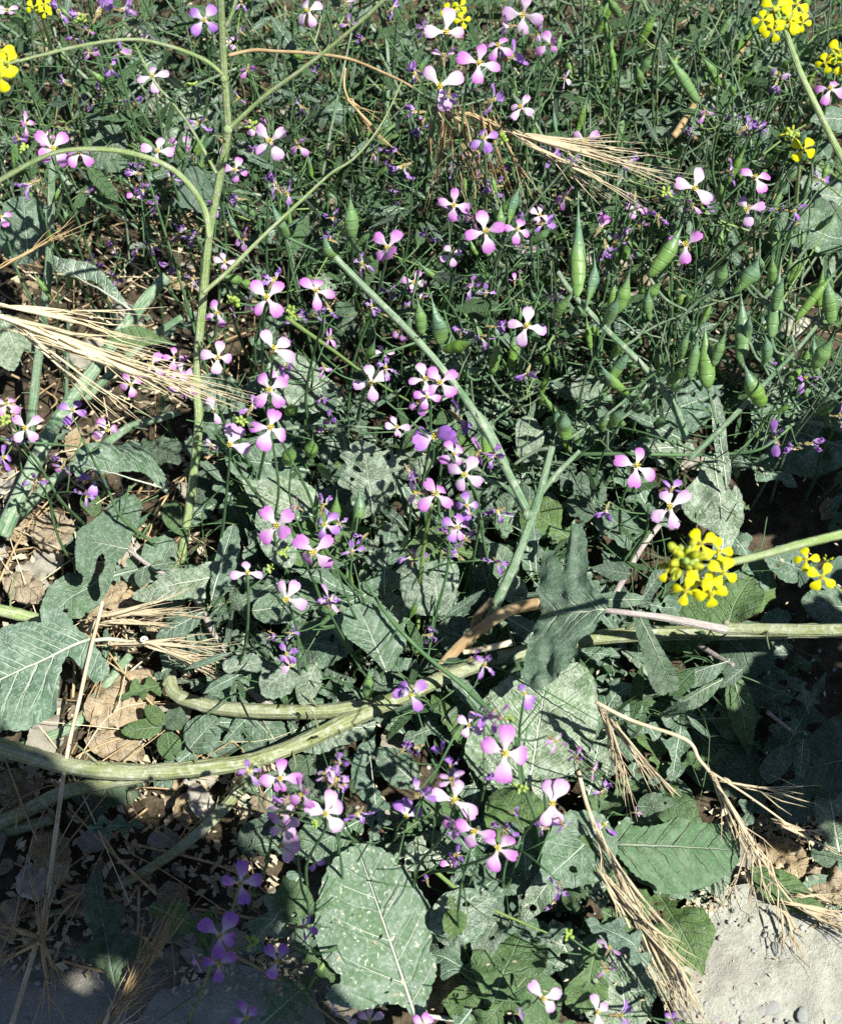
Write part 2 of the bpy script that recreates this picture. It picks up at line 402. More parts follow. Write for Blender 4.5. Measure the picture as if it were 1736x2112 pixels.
def leaf_mesh(name, vs, fs, o, L, m):
    mb = MB(); mb.add([Vector((v.x * L, v.y * L, leaf_z(v.x, v.y, o) * L)) for v in vs], [list(f) for f in fs], [(v.x, v.y) for v in vs])
    return mb.mesh(name, m)
def veins_mb(poly, o, L, rad, nl, full=True):
    """raised midrib plus side veins that follow the blade"""
    bl = [(p[0], p[1]) for p in poly]; mr = MB(); sv = MB()
    pts = [Vector((u * L, 0, (leaf_z(u, 0, o) + 0.004) * L)) for u in [i / 18 for i in range(18)]]
    mr.tube(pts, [rad * (1 - 0.75 * i / 17) for i in range(18)], 6)
    for k in range(nl):
        for sd in (1, -1):
            u0 = (k + 0.6 + 0.25 * sd) / (nl + 0.7) * 0.9; q = []
            for j in range(9):
                d = j * 0.05; p = (u0 + d * 0.8 + d * d * .5, sd * d * 1.0)
                if not inside(p, bl): break
                q.append(Vector((p[0] * L, p[1] * L, (leaf_z(p[0], p[1], o) + 0.003) * L)))
            if len(q) > 2: sv.tube(q, [rad * 0.33 * (1 - 0.7 * i / len(q)) for i in range(len(q))], 4)
    return mr, sv
seedc = [0]
def place_leaf(label, B, T, zb, zt, m='leaf', poly=None, kind='oval', wpx=60, roll=0.0, face=0.45, holes=(), tooth=0.016, period=0.065, petiole=None,
               name='leaf', cat='leaf', group=None, nl=5, step=0.04, veins=True, **o):
    """a leaf from photo point B (base) to T (tip) at heights zb, zt; poly = outline in photo points"""
    seedc[0] += 1; o.setdefault('seed', seedc[0] * 3.7)
    b = P(B[0], B[1], zb); t = P(T[0], T[1], zt); a = (t - b); L = a.length; a.normalize()
    n = (UP * (1 - face) + tocam((b + t) / 2) * face); n = (n - a * n.dot(a)).normalized()
    n = Matrix.Rotation(R(roll), 3, a) @ n; l = n.cross(a)
    if poly:
        q = []
        for p in smooth_poly(poly, 3):
            d = onplane(p[0], p[1], b, n) - b; q.append((d.dot(a) / L, d.dot(l) / L))
    else: q = leaf_outline(kind, wpx * mpp((b + t) / 2) / L)
    hl = []
    for h in holes:
        d = onplane(h[0], h[1], b, n) - b; hl.append((d.dot(a) / L, d.dot(l) / L, h[2] * mpp(b) / L))
    vs, fs = leaf_flat(q, hl, step, tooth, period, seedc[0])
    root = thing(name, b, label, cat, group)
    rot = Matrix((a, l, n)).transposed().to_4x4()
    link('blade', leaf_mesh('blade', vs, fs, o, L, M[m]), root, mtx=rot)
    if veins:
        mr, sv = veins_mb(q, o, L, min(0.0013, L * 0.012), nl)
        vm = M['vein_dull'] if m in ('leaf_dark', 'leaf_rib', 'leaf_green') else M['vein']
        link('midrib', mr.mesh('midrib', vm), root, mtx=rot)
        if sv.v: link('side_veins', sv.mesh('side_veins', vm), root, mtx=rot)
    if petiole:
        pm = MB(); e = [P(*p) for p in petiole]; pts = spline([b + a * L * 0.04] + e, 6)
        pm.tube(pts, [0.0012 + 0.0012 * i / len(pts) for i in range(len(pts))], 7); part('petiole', pm, M['vein'], root)
    return root
# ------------------------------------------------------------------ ground, path slab, stones
def ground_h(x, y): return 0.006 * noise.noise(Vector((x * 9, y * 9, 1))) + 0.004 * noise.noise(Vector((x * 31, y * 31, 4)))
mb = MB(); nx, ny, X0, X1, Y0, Y1 = 150, 170, -1.1, 1.1, -1.0, 1.4; vs = []; us = []
for j in range(ny + 1):
    for i in range(nx + 1):
        x = X0 + (X1 - X0) * i / nx; y = Y0 + (Y1 - Y0) * j / ny
        e = min(x - X0, X1 - x, y - Y0, Y1 - y); vs.append((x, y, ground_h(x, y) * min(1, e / 0.1))); us.append((x, y))
mb.add(vs, [[j * (nx + 1) + i, j * (nx + 1) + i + 1, (j + 1) * (nx + 1) + i + 1, (j + 1) * (nx + 1) + i] for j in range(ny) for i in range(nx)], us)
S = 40.0
o = [(-S, -S, 0), (S, -S, 0), (S, S, 0), (-S, S, 0), (X0, Y0, 0), (X1, Y0, 0), (X1, Y1, 0), (X0, Y1, 0)]
mb.add(o, [[0, 1, 5, 4], [1, 2, 6, 5], [2, 3, 7, 6], [3, 0, 4, 7]], [(p[0], p[1]) for p in o])
tag(link('ground', mb.mesh('ground', M['soil'])), kind='structure')

SZ = 0.032
def slab(name, px, z):
    q = [(P(a, b, z).x, P(a, b, z).y) for a, b in px]
    vs, fs = leaf_flat(q, (), 0.0065, 0.004, 0.03, 3); n = 0
    v3 = [Vector((v.x, v.y, z + 0.005 * noise.noise(Vector((v.x * 22, v.y * 22, 0))) + 0.0036 * noise.noise(Vector((v.x * 75, v.y * 75, 2))) + 0.0012 * noise.noise(Vector((v.x * 190, v.y * 190, 5))))) for v in vs]
    m = MB(); m.add(v3, [list(f) for f in fs], [(v.x, v.y) for v in vs])
    ed = {}
    for f in fs:
        for a, b in ((f[0], f[1]), (f[1], f[2]), (f[2], f[0])): ed[(a, b)] = 1
    for (a, b) in list(ed):
        if (b, a) not in ed:
            A, B = v3[a], v3[b]; m.add([A, B, Vector((B.x + jit(.002), B.y + jit(.002), -0.02)), Vector((A.x + jit(.002), A.y + jit(.002), -0.02))], [[1, 0, 3, 2]], [(A.x, A.y), (B.x, B.y), (B.x, B.y), (A.x, A.y)])
    return tag(link(name, m.mesh(name, M['slab'])), kind='structure')
slab('path', [(1425, 1905), (1440, 1870), (1500, 1838), (1560, 1812), (1600, 1826), (1650, 1858), (1700, 1880), (1760, 1890), (2050, 1890), (2050, 2500), (1370, 2500), (1385, 2112), (1395, 2040), (1412, 1960)], SZ)
slab('path', [(300, 2085), (340, 2040), (400, 2030), (470, 2000), (520, 1990), (560, 2010), (600, 2015), (640, 2035), (660, 2075), (670, 2140), (660, 2400), (250, 2500), (260, 2150)], 0.012)

def stone_mesh(seed, flat=0.6):
    m = MB(); m.ball(Vector((0, 0, 0)), 1, UP, 1, 10, 7)
    m.v = [tuple(Vector((p[0], p[1], p[2] * flat)) * (1 + 0.35 * noise.noise(Vector(p) * 1.3 + Vector((seed, 0, 0))) + .12 * noise.noise(Vector(p) * 3.1 + Vector((0, seed, 0))))) for p in m.v]
    return m.mesh('stone', M['stone'])
STN = [stone_mesh(i * 4.3, random.uniform(.4, .8)) for i in range(6)]
stones = [(1695, 2035, 15, 'bluish grey stone lying in the shadow blob on the dusty path'), (1675, 2004, 16, 'flat buff stone half sunk in the path, its long side lit'),
          (1608, 1960, 20, 'longest pale stone in the path under the hanging dry spikelets'), (1640, 2040, 24, 'flat slanted stone with a lit lower edge in mid path'),
          (1590, 2075, 22, 'whitish broad stone left of the slanted stone'), (1655, 2093, 17, 'rounded bluish pebble at the foot of the picture'),
          (1567, 2085, 16, 'blue grey pebble just right of the dry straw bundle'), (1548, 2052, 12, 'greenish pebble beside the stem shadow'),
          (1705, 1935, 12, 'white chip of stone by the dry awns'), (1722, 2100, 13, 'small dark pebble in the right bottom corner'),
          (1600, 2010, 13, 'small brown lump of earth on the path')]
for i, (x, y, r, lab) in enumerate(stones):
    p = P(x, y, SZ); s = r * mpp(p); o = tag(link('stone', STN[i % 6], loc=p - Vector((0, 0, s * .12))), lab, 'stone'); o.scale = (s, s * .8, s * .5); o.rotation_euler = (jit(.2), jit(.2), random.uniform(0, 6))
gm = MB()
for k in range(190):
    x = random.uniform(1400, 1800); y = random.uniform(1870, 2180)
    if x < 1430 and y < 1980: continue
    p = P(x, y, SZ - .0004); s = random.choice([.0006, .0008, .0012, .0012, .0018, .0026]); st = random.random() * 90
    b = MB(); b.ball(Vector((0, 0, 0)), s, Vector((jit(.6), jit(.6), 1)), s * .6, 6, 4)
    gm.add([Vector(v) * (1 + .5 * noise.noise(Vector(v) * 500 + Vector((st, 0, 0)))) + p for v in b.v], b.f, [(0, 0)] * len(b.v))
for k in range(900):
    p = Vector((random.uniform(-.6, .6), random.uniform(-.5, -.1), 0)); s = random.uniform(.0008, .003); p.z = ground_h(p.x, p.y) + s * .3
    b = MB(); b.ball(p, s, Vector((jit(.6), jit(.6), 1)), s * .6, 6, 4); gm.add(b.v, b.f, [(0, 0)] * len(b.v))
tag(link('gravel', gm.mesh('gravel', M['stone'])), kind='stuff')

# ------------------------------------------------------------------ thick stems
def stem_thing(label, segs, cat='plant stem', name='stem', knots=()):
    """segs: (photo points, z0, z1, width0, width1, material, part name)"""
    root = thing(name, P(*segs[0][0][0][:2], segs[0][1]), label, cat)
    for px, z0, z1, w0, w1, m, pn in segs:
        b = MB(); pts = path(px, z0, z1, 7); stem_tube(b, pts, w0, w1, 10)
        if w0 >= 16 and m.startswith('stem'):
            for q in range(len(pts) // 6):
                p = pts[random.randint(1, len(pts) - 2)]; rr = (w0 + w1) * .25 * mpp(p); d = Vector((jit(1), jit(1), random.uniform(.1, 1))).normalized()
                b.ball(p + d * rr * .85, rr * random.uniform(.18, .4), d, None, 6, 4)
                if random.random() < .35: e = p + (d + Vector((jit(.4), jit(.4), .2))) * random.uniform(.012, .03); b.tube([p, (p + e) / 2 + Vector((jit(.002), jit(.002), .002)), e], [rr * .22, rr * .16, rr * .06], 6)
        part(pn, b, M[m], root)
    for x, y, z, r in knots:
        b = MB(); p = P(x, y, z); b.ball(p, r * mpp(p), Vector((jit(1), jit(1), .5)), None, 9, 6); part('node', b, M[segs[0][5]], root)
    return root
stem_thing('tall pale green stem rising from dry litter to the top edge, with forking side branches', [
    ([(372, 1172), (395, 1010), (410, 870), (405, 780), (420, 600), (432, 480), (447, 400), (460, 330), (470, 265), (463, 160), (458, 60), (452, -40)], .02, .46, 19, 14, 'stem', 'main_stem'),
    ([(466, 160), (430, 128), (380, 105), (330, 90), (285, 82), (230, 84), (150, 98), (70, 118), (10, 134)], .43, .47, 8, 6, 'stem', 'branch'),
    ([(470, 268), (505, 235), (550, 195), (620, 145), (690, 90), (760, 30), (800, -10)], .40, .48, 9, 7, 'stem', 'branch'),
    ([(447, 358), (418, 305), (385, 250), (350, 205), (316, 165), (279, 92)], .36, .40, 7, 4, 'stem', 'branch'),
    ([(432, 490), (425, 440), (405, 400), (370, 360), (330, 335), (275, 317), (210, 308), (140, 310), (80, 328), (-10, 378)], .31, .46, 13, 10, 'stem', 'branch'),
    ([(418, 605), (470, 560), (540, 490), (620, 415), (680, 360), (735, 322), (790, 250), (830, 165)], .26, .34, 10, 3, 'stem', 'branch'),
    ([(466, 55), (480, 25), (492, -20)], .46, .48, 10, 8, 'stem', 'branch')], knots=[(470, 268, .40, 10), (463, 162, .43, 9), (372, 1172, .02, 15)])
stem_thing('thickest bluish stem slanting up from the left edge behind the bright dry grass head', [
    ([(5, 1105), (34, 1037), (75, 950), (119, 867), (190, 768), (250, 685), (306, 612), (345, 570)], .05, .15, 34, 24, 'stem_glauc', 'main_stem'),
    ([(40, 1062), (85, 1015), (126, 979), (190, 940), (260, 885), (320, 866), (372, 850)], .045, .10, 25, 13, 'stem_glauc', 'branch'),
    ([(178, 822), (230, 770), (300, 705), (377, 653)], .08, .13, 18, 14, 'stem_glauc', 'branch')], knots=[(36, 1050, .05, 18)])
stem_thing('upright bluish stem left of the tall pale stem, crossed by the bright dry grass', [
    ([(62, 900), (72, 800), (82, 715), (97, 590), (104, 480), (106, 400), (108, 310)], .03, .24, 21, 14, 'stem_glauc', 'main_stem')])
stem_thing('thin upright buff stem between the two bluish stems at left', [([(136, 880), (138, 800), (141, 700), (141, 640)], .02, .12, 9, 7, 'stem_glauc', 'main_stem')])
stem_thing('long bluish stem slanting from a fat bud pod down to a fork in the middle', [
    ([(1085, 1050), (1040, 960), (985, 860), (920, 770), (850, 690), (760, 600), (690, 530)], .17, .30, 17, 13, 'stem_glauc', 'main_stem'),
    ([(1000, 1305), (1025, 1240), (1060, 1165), (1088, 1090), (1112, 1020), (1138, 920)], .10, .20, 22, 14, 'stem_glauc', 'branch'),
    ([(1138, 925), (1105, 930), (1060, 958)], .20, .18, 9, 6, 'stem_glauc', 'branch'), ([(1085, 1060), (1050, 1010), (1000, 990), (960, 1000)], .165, .16, 11, 8, 'stem_glauc', 'branch'),
    ([(1045, 960), (1010, 885), (985, 850)], .19, .21, 13, 9, 'stem_glauc', 'branch'), ([(1112, 1020), (1150, 975), (1195, 930)], .165, .18, 14, 9, 'stem_glauc', 'branch')], knots=[(1088, 1062, .165, 12)])
stem_thing('thick dusty trailing stem crossing the whole picture from left edge to right edge', [
    ([(-20, 1535), (60, 1558), (150, 1582), (250, 1592), (330, 1592), (420, 1584), (510, 1572), (600, 1542), (700, 1496), (800, 1450), (900, 1405), (1000, 1367), (1100, 1343), (1215, 1318), (1330, 1308), (1500, 1305), (1640, 1302), (1760, 1300)], .06, .075, 36, 30, 'stem_dusty', 'main_stem'),
    ([(522, 1588), (495, 1628), (450, 1680), (390, 1735), (320, 1785), (240, 1830)], .06, .012, 26, 19, 'stem_dusty', 'branch'),
    ([(350, 1400), (362, 1432), (420, 1454), (490, 1464), (590, 1468), (690, 1466), (770, 1452)], .045, .068, 28, 32, 'stem_dusty', 'branch'),
    ([(-20, 1708), (60, 1670), (130, 1635), (220, 1615), (320, 1598)], .02, .05, 30, 26, 'stem_dusty', 'branch')], knots=[(520, 1584, .062, 21), (785, 1452, .068, 20)])
stem_thing('shaded dark green stem in the left bottom part below the trailing stem', [([(-20, 1718), (40, 1708), (110, 1690)], .012, .02, 28, 22, 'stem_dusty', 'main_stem'), ([(180, 1880), (120, 1880), (60, 1905)], .01, .01, 16, 12, 'stem_dusty', 'branch')])
stem_thing('grey green stem from the right edge ending in a pale purple leaf stalk', [
    ([(1760, 1298), (1640, 1300), (1560, 1297), (1492, 1296)], .14, .13, 27, 24, 'stem_dusty', 'main_stem'),
    ([(1495, 1298), (1440, 1287), (1370, 1274), (1310, 1266), (1246, 1258)], .132, .16, 20, 10, 'stem_purple', 'leaf_stalk')], knots=[(1497, 1285, .135, 8)])
stem_thing('flat tan dead stalk curving across the middle above the trailing stem', [([(905, 1380), (950, 1330), (1000, 1290), (1050, 1258), (1118, 1242)], .09, .14, 22, 24, 'straw_dark', 'stalk')], cat='dead stalk', name='dead_stalk')
stem_thing('pale buff dead stalk curling up left of the tan stalk', [([(965, 1340), (975, 1300), (985, 1270), (1015, 1240)], .08, .12, 14, 18, 'litter', 'stalk'), ([(985, 1290), (1005, 1268), (1035, 1262)], .09, .11, 10, 8, 'litter', 'stalk')], cat='dead stalk', name='dead_stalk')
stem_thing('orange buff broken stalk lying on the trailing stem near the ladybird', [([(955, 1345), (1000, 1338), (1055, 1325)], .10, .11, 11, 14, 'straw', 'stalk'), ([(1010, 1370), (1060, 1395)], .055, .05, 9, 6, 'straw_dark', 'stalk')], cat='dead stalk', name='dead_stalk')
stem_thing('purplish grey twig running down to the bend of the trailing side stem', [([(265, 1133), (310, 1168), (350, 1192), (405, 1238), (432, 1290), (455, 1335), (490, 1395), (530, 1435), (572, 1465)], .06, .045, 9, 16, 'stem_purple', 'twig')], cat='twig', name='twig')
stem_thing('purplish stalk slanting behind the near star shaped leaf', [([(1430, 1010), (1380, 1060), (1330, 1120), (1290, 1185), (1250, 1260)], .05, .07, 10, 13, 'stem_purple', 'twig')], cat='twig', name='twig')
stem_thing('short purplish stalk with leaves below the big yellow flower head', [([(1440, 1330), (1480, 1355), (1512, 1372)], .07, .09, 12, 9, 'stem_purple', 'twig')], cat='twig', name='twig')
stem_thing('pale dead stick in dark shade at the right edge', [([(1580, 1467), (1640, 1515)], .05, .04, 9, 8, 'stem_purple', 'twig')], cat='twig', name='twig')
stem_thing('cut green stalk lying at the left edge above the big dusty leaf', [([(-10, 1257), (50, 1270), (100, 1282)], .035, .03, 26, 22, 'stem', 'main_stem')])
stem_thing('dark green stalk under the big dusty leaf at left', [([(0, 1560), (90, 1525), (160, 1490), (230, 1400), (270, 1350)], .02, .03, 24, 18, 'stem_glauc', 'main_stem')])
stem_thing('greyish straw stalk slanting beside the thin bud stem at upper right', [([(1560, 60), (1500, 140), (1450, 190), (1390, 280)], .05, .2, 12, 14, 'straw_dark', 'stalk')], cat='dead stalk', name='dead_stalk')

# ------------------------------------------------------------------ flowers
def petal_mesh(name, m, wid=0.31, seed=0, wilt=0.0):
    b = MB(); nx, ny = 6, 10; vs = []; us = []; cv = random.uniform(-.06, .34)
    for j in range(ny + 1):
        t = j / ny; s_ = min(max((t - 0.16) / 0.5, 0), 1); hw = 0.075 + (wid - 0.075) * (s_ * s_ * (3 - 2 * s_))
        if t > 0.78: hw *= max(0.0, 1 - ((t - 0.78) / 0.235) ** 2.4) ** 0.5
        for i in range(nx + 1):
            s = i / nx * 2 - 1; x = 0.05 + 0.95 * t + .05 * t * noise.noise(Vector((s * 3.5, seed, 7))) - 0.045 * math.exp(-(s / .35) ** 2) * max(0, (t - .8) / .2) + 0.02 * noise.noise(Vector((s * 2, t * 2, seed)))
            y = hw * s * (1 + .12 * noise.noise(Vector((t * 3, seed, s))))
            z = 0.05 * math.sin(math.pi * t) - cv * t * t - 0.10 * (s * s) * t + 0.07 * noise.noise(Vector((x * 2.4, y * 4, seed + 5)))
            z += wilt * (0.28 * noise.noise(Vector((x * 3.5, y * 9, seed))) + 0.25 * abs(s) * t)
            vs.append((x, y * (1 - .45 * wilt), z)); us.append((s * .5, t))
    b.add(vs, [[j * (nx + 1) + i, j * (nx + 1) + i + 1, (j + 1) * (nx + 1) + i + 1, (j + 1) * (nx + 1) + i] for j in range(ny) for i in range(nx)], us)
    return b.mesh(name, m)
PET = {'m': [petal_mesh('petal', M['p_mauve'], random.uniform(.235, .32), i * 3.1) for i in range(8)],
       'p': [petal_mesh('petal', M['p_pale'], random.uniform(.235, .32), i * 2.7 + 40) for i in range(5)],
       'u': [petal_mesh('petal', M['p_purple'], random.uniform(.23, .31), i * 5.7 + 80) for i in range(4)],
       'w': [petal_mesh('petal', M['p_wilt'], random.uniform(.24, .34), i * 7.7 + 120, 1.0) for i in range(5)]}
def stamen_mesh():
    b = MB()
    b.tube([Vector((0, 0, -.05)), Vector((0, 0, .10)), Vector((0, 0, .24))], [.035, .045, .03], 6)
    for k in range(6):
        a = k * math.pi / 3; d = Vector((math.cos(a), math.sin(a), 0))
        b.tube([d * .04, d * .07 + UP * .12, d * .09 + UP * .2], .012, 4); b.ball(d * .10 + UP * .22, .035, d + UP, .06, 5, 4)
    return b.mesh('stamens', M['stamen'])
STA = stamen_mesh()
def calyx_mesh():
    b = MB(); b.tube([Vector((0, 0, -.62)), Vector((0, 0, -.55)), Vector((0, 0, -.3)), Vector((0, 0, -.08)), Vector((0, 0, 0.0))], [.045, .09, .10, .095, .07], 8)
    for k in range(4):
        a = k * math.pi / 2 + .78; d = Vector((math.cos(a), math.sin(a), 0)); b.tube([d * .09 + UP * -.3, d * .12 + UP * -.05, d * .17 + UP * .03], [.04, .045, .008], 5)
    return b.mesh('flower', M['calyx'])
CAL = calyx_mesh()
def frame(c, n, s):
    x = (RT - n * RT.dot(n)).normalized(); y = n.cross(x)
    return Matrix.Translation(c) @ Matrix((x, y, n)).transposed().to_4x4() @ Matrix.Scale(s, 4)
def flower(root, c, r, rot, kind='o', col=None):
    s = r * mpp(c) * (1.28 if kind == 'w' else 1.0); tc = tocam(c)
    if kind == 'o' or isinstance(rot, tuple): n = (tc * .72 + UP * .28 + Vector((jit(.36), jit(.36), jit(.1)))).normalized(); angs = rot if isinstance(rot, tuple) else tuple(rot + 90 * k + jit(9) for k in range(4))
    else:
        ph = R(rot); n = (tc * .30 + RT * math.cos(ph) * .9 + UPV * math.sin(ph) * .9).normalized(); angs = tuple(45 + 90 * k + jit(14) for k in range(4))
    col = col or ('w' if kind == 'w' else random.choice('mmmmp'))
    f = link('flower', CAL, root, mtx=Matrix.Translation(-root.location) @ frame(c, n, s))
    link('stamens', STA, f)
    for a in angs:
        tl = jit(20) + 4
        if kind == 's' and not isinstance(rot, tuple): tl = -25 + jit(12)
        if kind != 'w' and random.random() < .16: tl += random.choice([-38, 30, -55])
        if kind == 'w': tl = random.choice([-60, -45, 25, -70]) + jit(15)
        p = link('petal', random.choice(PET[col]), f)
        p.matrix_local = Matrix.Rotation(R(a), 4, 'Z') @ Matrix.Rotation(R(tl), 4, 'Y') @ Matrix.Rotation(R(jit(10)), 4, 'X') @ Matrix.Diagonal((random.uniform(.92, 1.08),) * 2 + (1, 1))
    return c - n * (s * .62)
def pod_mesh(seed):
    b = MB(); n = 16; pts = []; rad = []
    k = random.choice([1, 2, 2, 3, 4]); bd = random.uniform(-.9, .9); bk = random.uniform(.52, .66)
    for i in range(n + 1):
        t = i / n; pts.append(Vector((bd * math.sin(math.pi * t), 0.25 * bd * math.sin(t * 5 + seed), t)))
        if t < bk:
            r = (math.sin(math.pi * min(t / bk * .72 + .07, 1)) ** .5) * (1 - .075 * (1 - math.cos(2 * math.pi * k * t / bk + seed)))
        else: r = 1.0
        if t > bk * .7: q = (t - bk * .7) / (1 - bk * .7); r = min(r, max(.06, (1 - q) ** 2.0 * .9 + .10 * (1 - q)))
        rad.append(r if i else .25)
    b.tube(pts, rad, 9)
    zs = [0.0] * 9
    b.v = [(v[0], v[1], v[2]) for v in b.v]
    # rings lie along z; radius unit is half the width
    b.uv = [(u, v / 8) for u, v in b.uv]
    return b
def unit_pod(seed):
    b = pod_mesh(seed); n = 9; out = []
    m = len(b.v) // n
    for i in range(m):
        for kk in range(n):
            v = b.v[i * n + kk]; out.append(v)
    # flatten ring tilt: keep z of each ring constant so that scaling x/y stays clean
    res = []
    for i in range(m):
        z = i / (m - 1)
        for kk in range(n): v = out[i * n + kk]; res.append((v[0], v[1], z))
    b.v = res; return b.mesh('pod', M['pod'])
PODS = [unit_pod(i * 1.9) for i in range(12)]
def pod(root, B, T, wpx, zb, zt=None, mb_stem=None, att=None):
    b = P(B[0], B[1], zb); t = P(T[0], T[1], zb + .02 if zt is None else zt); d = t - b; L = d.length; s = wpx * mpp(b) * .5
    q = d.to_track_quat('Z', 'Y').to_matrix().to_4x4() @ Matrix.Rotation(random.uniform(0, 6), 4, 'Z')
    link('pod', random.choice(PODS), root, mtx=Matrix.Translation(b - root.location) @ q @ Matrix.Diagonal((s, s, L, 1)))
    return b
def bud_cluster(root, c, r, m='bud', n=9, nm='bud_cluster'):
    b = MB()
    for k in range(n):
        d = Vector((jit(1), jit(1), jit(.6) + .4)).normalized(); b.ball(c + d * r * random.uniform(.3, .95), r * random.uniform(.13, .21) * (1 if m == 'ybud' else 1.5), d, r * random.uniform(.24, .36) * (1 if m == 'ybud' else 1.3), 6, 5)
    return part(nm, b, M[m], root)
def nearest(pts, c, lo=0.45):
    k = int(len(pts) * lo); return min(pts[k:], key=lambda p: (p - c).length + abs((c.z - p.z) - .015) * .6)
def plant(label, z, fl, root=None, st=None, bd=(), m='thin', w=8, extra=True, cat='wildflower', lean=.05, pods=()):
    cs = [P(f[0], f[1], z + jit(.008) - (.015 if (len(f) > 4 and f[4] == 'w') else 0)) for f in fl]
    top = sum(cs, Vector()) / len(cs); top.z -= .004
    if st: pts = path(st, .01, z - .01, 6)
    else:
        if root: r0 = P(root[0], root[1], .005)
        else: r0 = Vector((top.x + jit(lean), top.y + jit(lean), .005))
        mid = (r0 + top) / 2 + Vector((jit(.012), jit(.012), 0)); pts = spline([r0, (r0 + mid) / 2 + Vector((jit(.004), jit(.004), 0)), mid, (mid + top) / 2 + Vector((jit(.005), jit(.005), 0)), top], 5)
    rt = thing('wild_radish', pts[0].copy(), label, cat)
    sb = MB(); wm = w * mpp(top) / 2
    sb.tube(pts, [wm * (1.15 - .55 * i / len(pts)) for i in range(len(pts))], 7)
    for f, c in zip(fl, cs):
        x, y, r, rot = f[:4]; kind = f[4] if len(f) > 4 else 'o'; col = f[5] if len(f) > 5 else None
        e = flower(rt, c, r, rot, kind, col); a = nearest(pts, e)
        md = a * .45 + e * .55 - Vector((0, 0, .006)); sb.tube(spline([a, md, e], 5), wm * .42, 5)
    for (x, y, r) in bd:
        c = P(x, y, z); bud_cluster(rt, c, r * mpp(c)); a = nearest(pts, c); sb.tube([a, (a + c) / 2 - Vector((0, 0, .003)), c], wm * .5, 5)
    if extra:
        for k in range(random.randint(3, 6)):
            a = pts[random.randint(int(len(pts) * .25), len(pts) - 2)]; d = Vector((jit(1), jit(1), random.uniform(.2, .9))).normalized() * random.uniform(.015, .04)
            sb.tube([a, a + d * .5 - UP * .002, a + d], wm * .4, 4)
    for pd in pods:
        b = pod(rt, pd[:2], pd[2:4], pd[4], z - .03); a = nearest(pts, b, .2); sb.tube([a, (a + b) / 2 - UP * .004, b], wm * .45, 5)
    part('stem', sb, M[m], rt)
    return rt

plant('two mauve flowers open beside the arching green branch near the left top', .30, [(316, 158, 34, 100, 'o', 'p')], bd=[(396, 177, 12)])
plant('dim purple flower in shade right beside the tall pale stem near the top edge', .22, [(421, 41, 36, 45, 'o', 'u')])
plant('purple faded flowers clustered at the top edge between yellow head and tall stem', .26, [(204, 27, 34, 60, 'w'), (185, 66, 18, 70, 's'), (250, 20, 24, 0, 'w'), (155, 75, 16, 200, 'w'), (168, 30, 20, 180, 'w')], bd=[(170, 44, 15)])
plant('side-facing mauve buds hanging under the arching branch at left top', .27, [(185, 106, 20, 300, 's'), (245, 109, 18, 40, 'w', 'u'), (229, 138, 16, 260, 'w', 'u'), (302, 82, 15, 90, 's')])
plant('mauve flower with four wide pink petals just right of the fork of the tall stem', .31, [(557, 291, 42, 35), (615, 300, 26, 300, 's'), (512, 143, 22, 270, 's')], bd=[(520, 262, 13)])
plant('pale flower with narrow petals above the second arching branch', .29, [(326, 311, 33, 80, 'o', 'p'), (285, 358, 20, 180, 'w'), (297, 391, 16, 250, 'w')])
plant('double mauve bloom split by the lower arching branch at left', .30, [(108, 306, 46, 45), (165, 316, 34, 60), (65, 378, 26, 200, 'w')], bd=[(52, 307, 13)])
plant('drooping mauve pair at the left edge above the arching branch', .28, [(51, 256, 25, 20, 's'), (38, 284, 22, 300, 's', 'u')])
plant('lone lilac petal flower cut by the left edge', .22, [(2, 448, 24, 45)])
plant('small lilac flower with bent petal leaning against the tall stem', .30, [(486, 350, 28, 170, 'o'), (459, 292, 24, 320, 's'), (400, 326, 12, 90, 's')])
plant('pair of small lilac petals between the tall stem and its right branch', .30, [(490, 204, 22, 45, 's'), (467, 208, 16, 100, 's'), (411, 252, 22, 200, 'w')])
plant('spent whitish flowers with shrivelled petals below the right branch', .27, [(571, 384, 26, 120, 'w'), (496, 411, 18, 180, 'w'), (592, 398, 20, 300, 'w')])
plant('faded purple flowers low behind the left stems', .20, [(370, 486, 22, 90, 'w'), (284, 522, 22, 150, 's'), (353, 541, 22, 270, 'w'), (178, 396, 14, 0, 'w'), (274, 218, 22, 60, 'w')])
plant('white and lilac flower at the top edge left of the crossing stems', .26, [(636, 22, 34, 30, 'o', 'p'), (712, 6, 20, 45, 's')])
plant('broad lilac flower with three spread petals under the small yellow head', .34, [(918, 66, 46, (178, 78, 0)), (1014, 207, 24, 20, 'w', 'u')])
plant('mauve flower touching the top edge above the flower group', .34, [(1079, 30, 42, 80), (1050, 55, 26, 190, 's'), (1105, 72, 22, 0, 's', 'u')])
plant('mauve flower with four rounded petals, fullest of the top group', .35, [(987, 131, 44, 80), (1027, 95, 34, 60), (1050, 120, 30, 10, 'w', 'u')])
plant('small tilted mauve flower at the right end of the top group', .33, [(1134, 93, 32, 120)])
plant('largest near white flower of the top group with shaded lower petal', .36, [(906, 177, 52, (128, 24, 285), 'o', 'p'), (915, 118, 32, 90, 's'), (925, 195, 26, 260, 's', 'u')], w=10, st=[(880, 475, .08), (874, 420, .14), (880, 340, .2), (892, 270, .27), (905, 195, .35)])
plant('half closed flower right of the top group facing right', .30, [(1163, 163, 20, 350, 's', 'p'), (1074, 222, 30, 150, 'o', 'p')])
plant('purple flower with yellow anthers below the top group', .28, [(998, 285, 32, 20, 'o', 'u')], bd=[(1035, 290, 15)])
plant('crumpled purple flowers in the tangle left below the top group', .27, [(861, 231, 24, 180, 'w'), (868, 258, 24, 240, 'w'), (857, 155, 22, 120, 'w'), (808, 323, 18, 90, 'w'), (830, 343, 26, 200, 'w')])
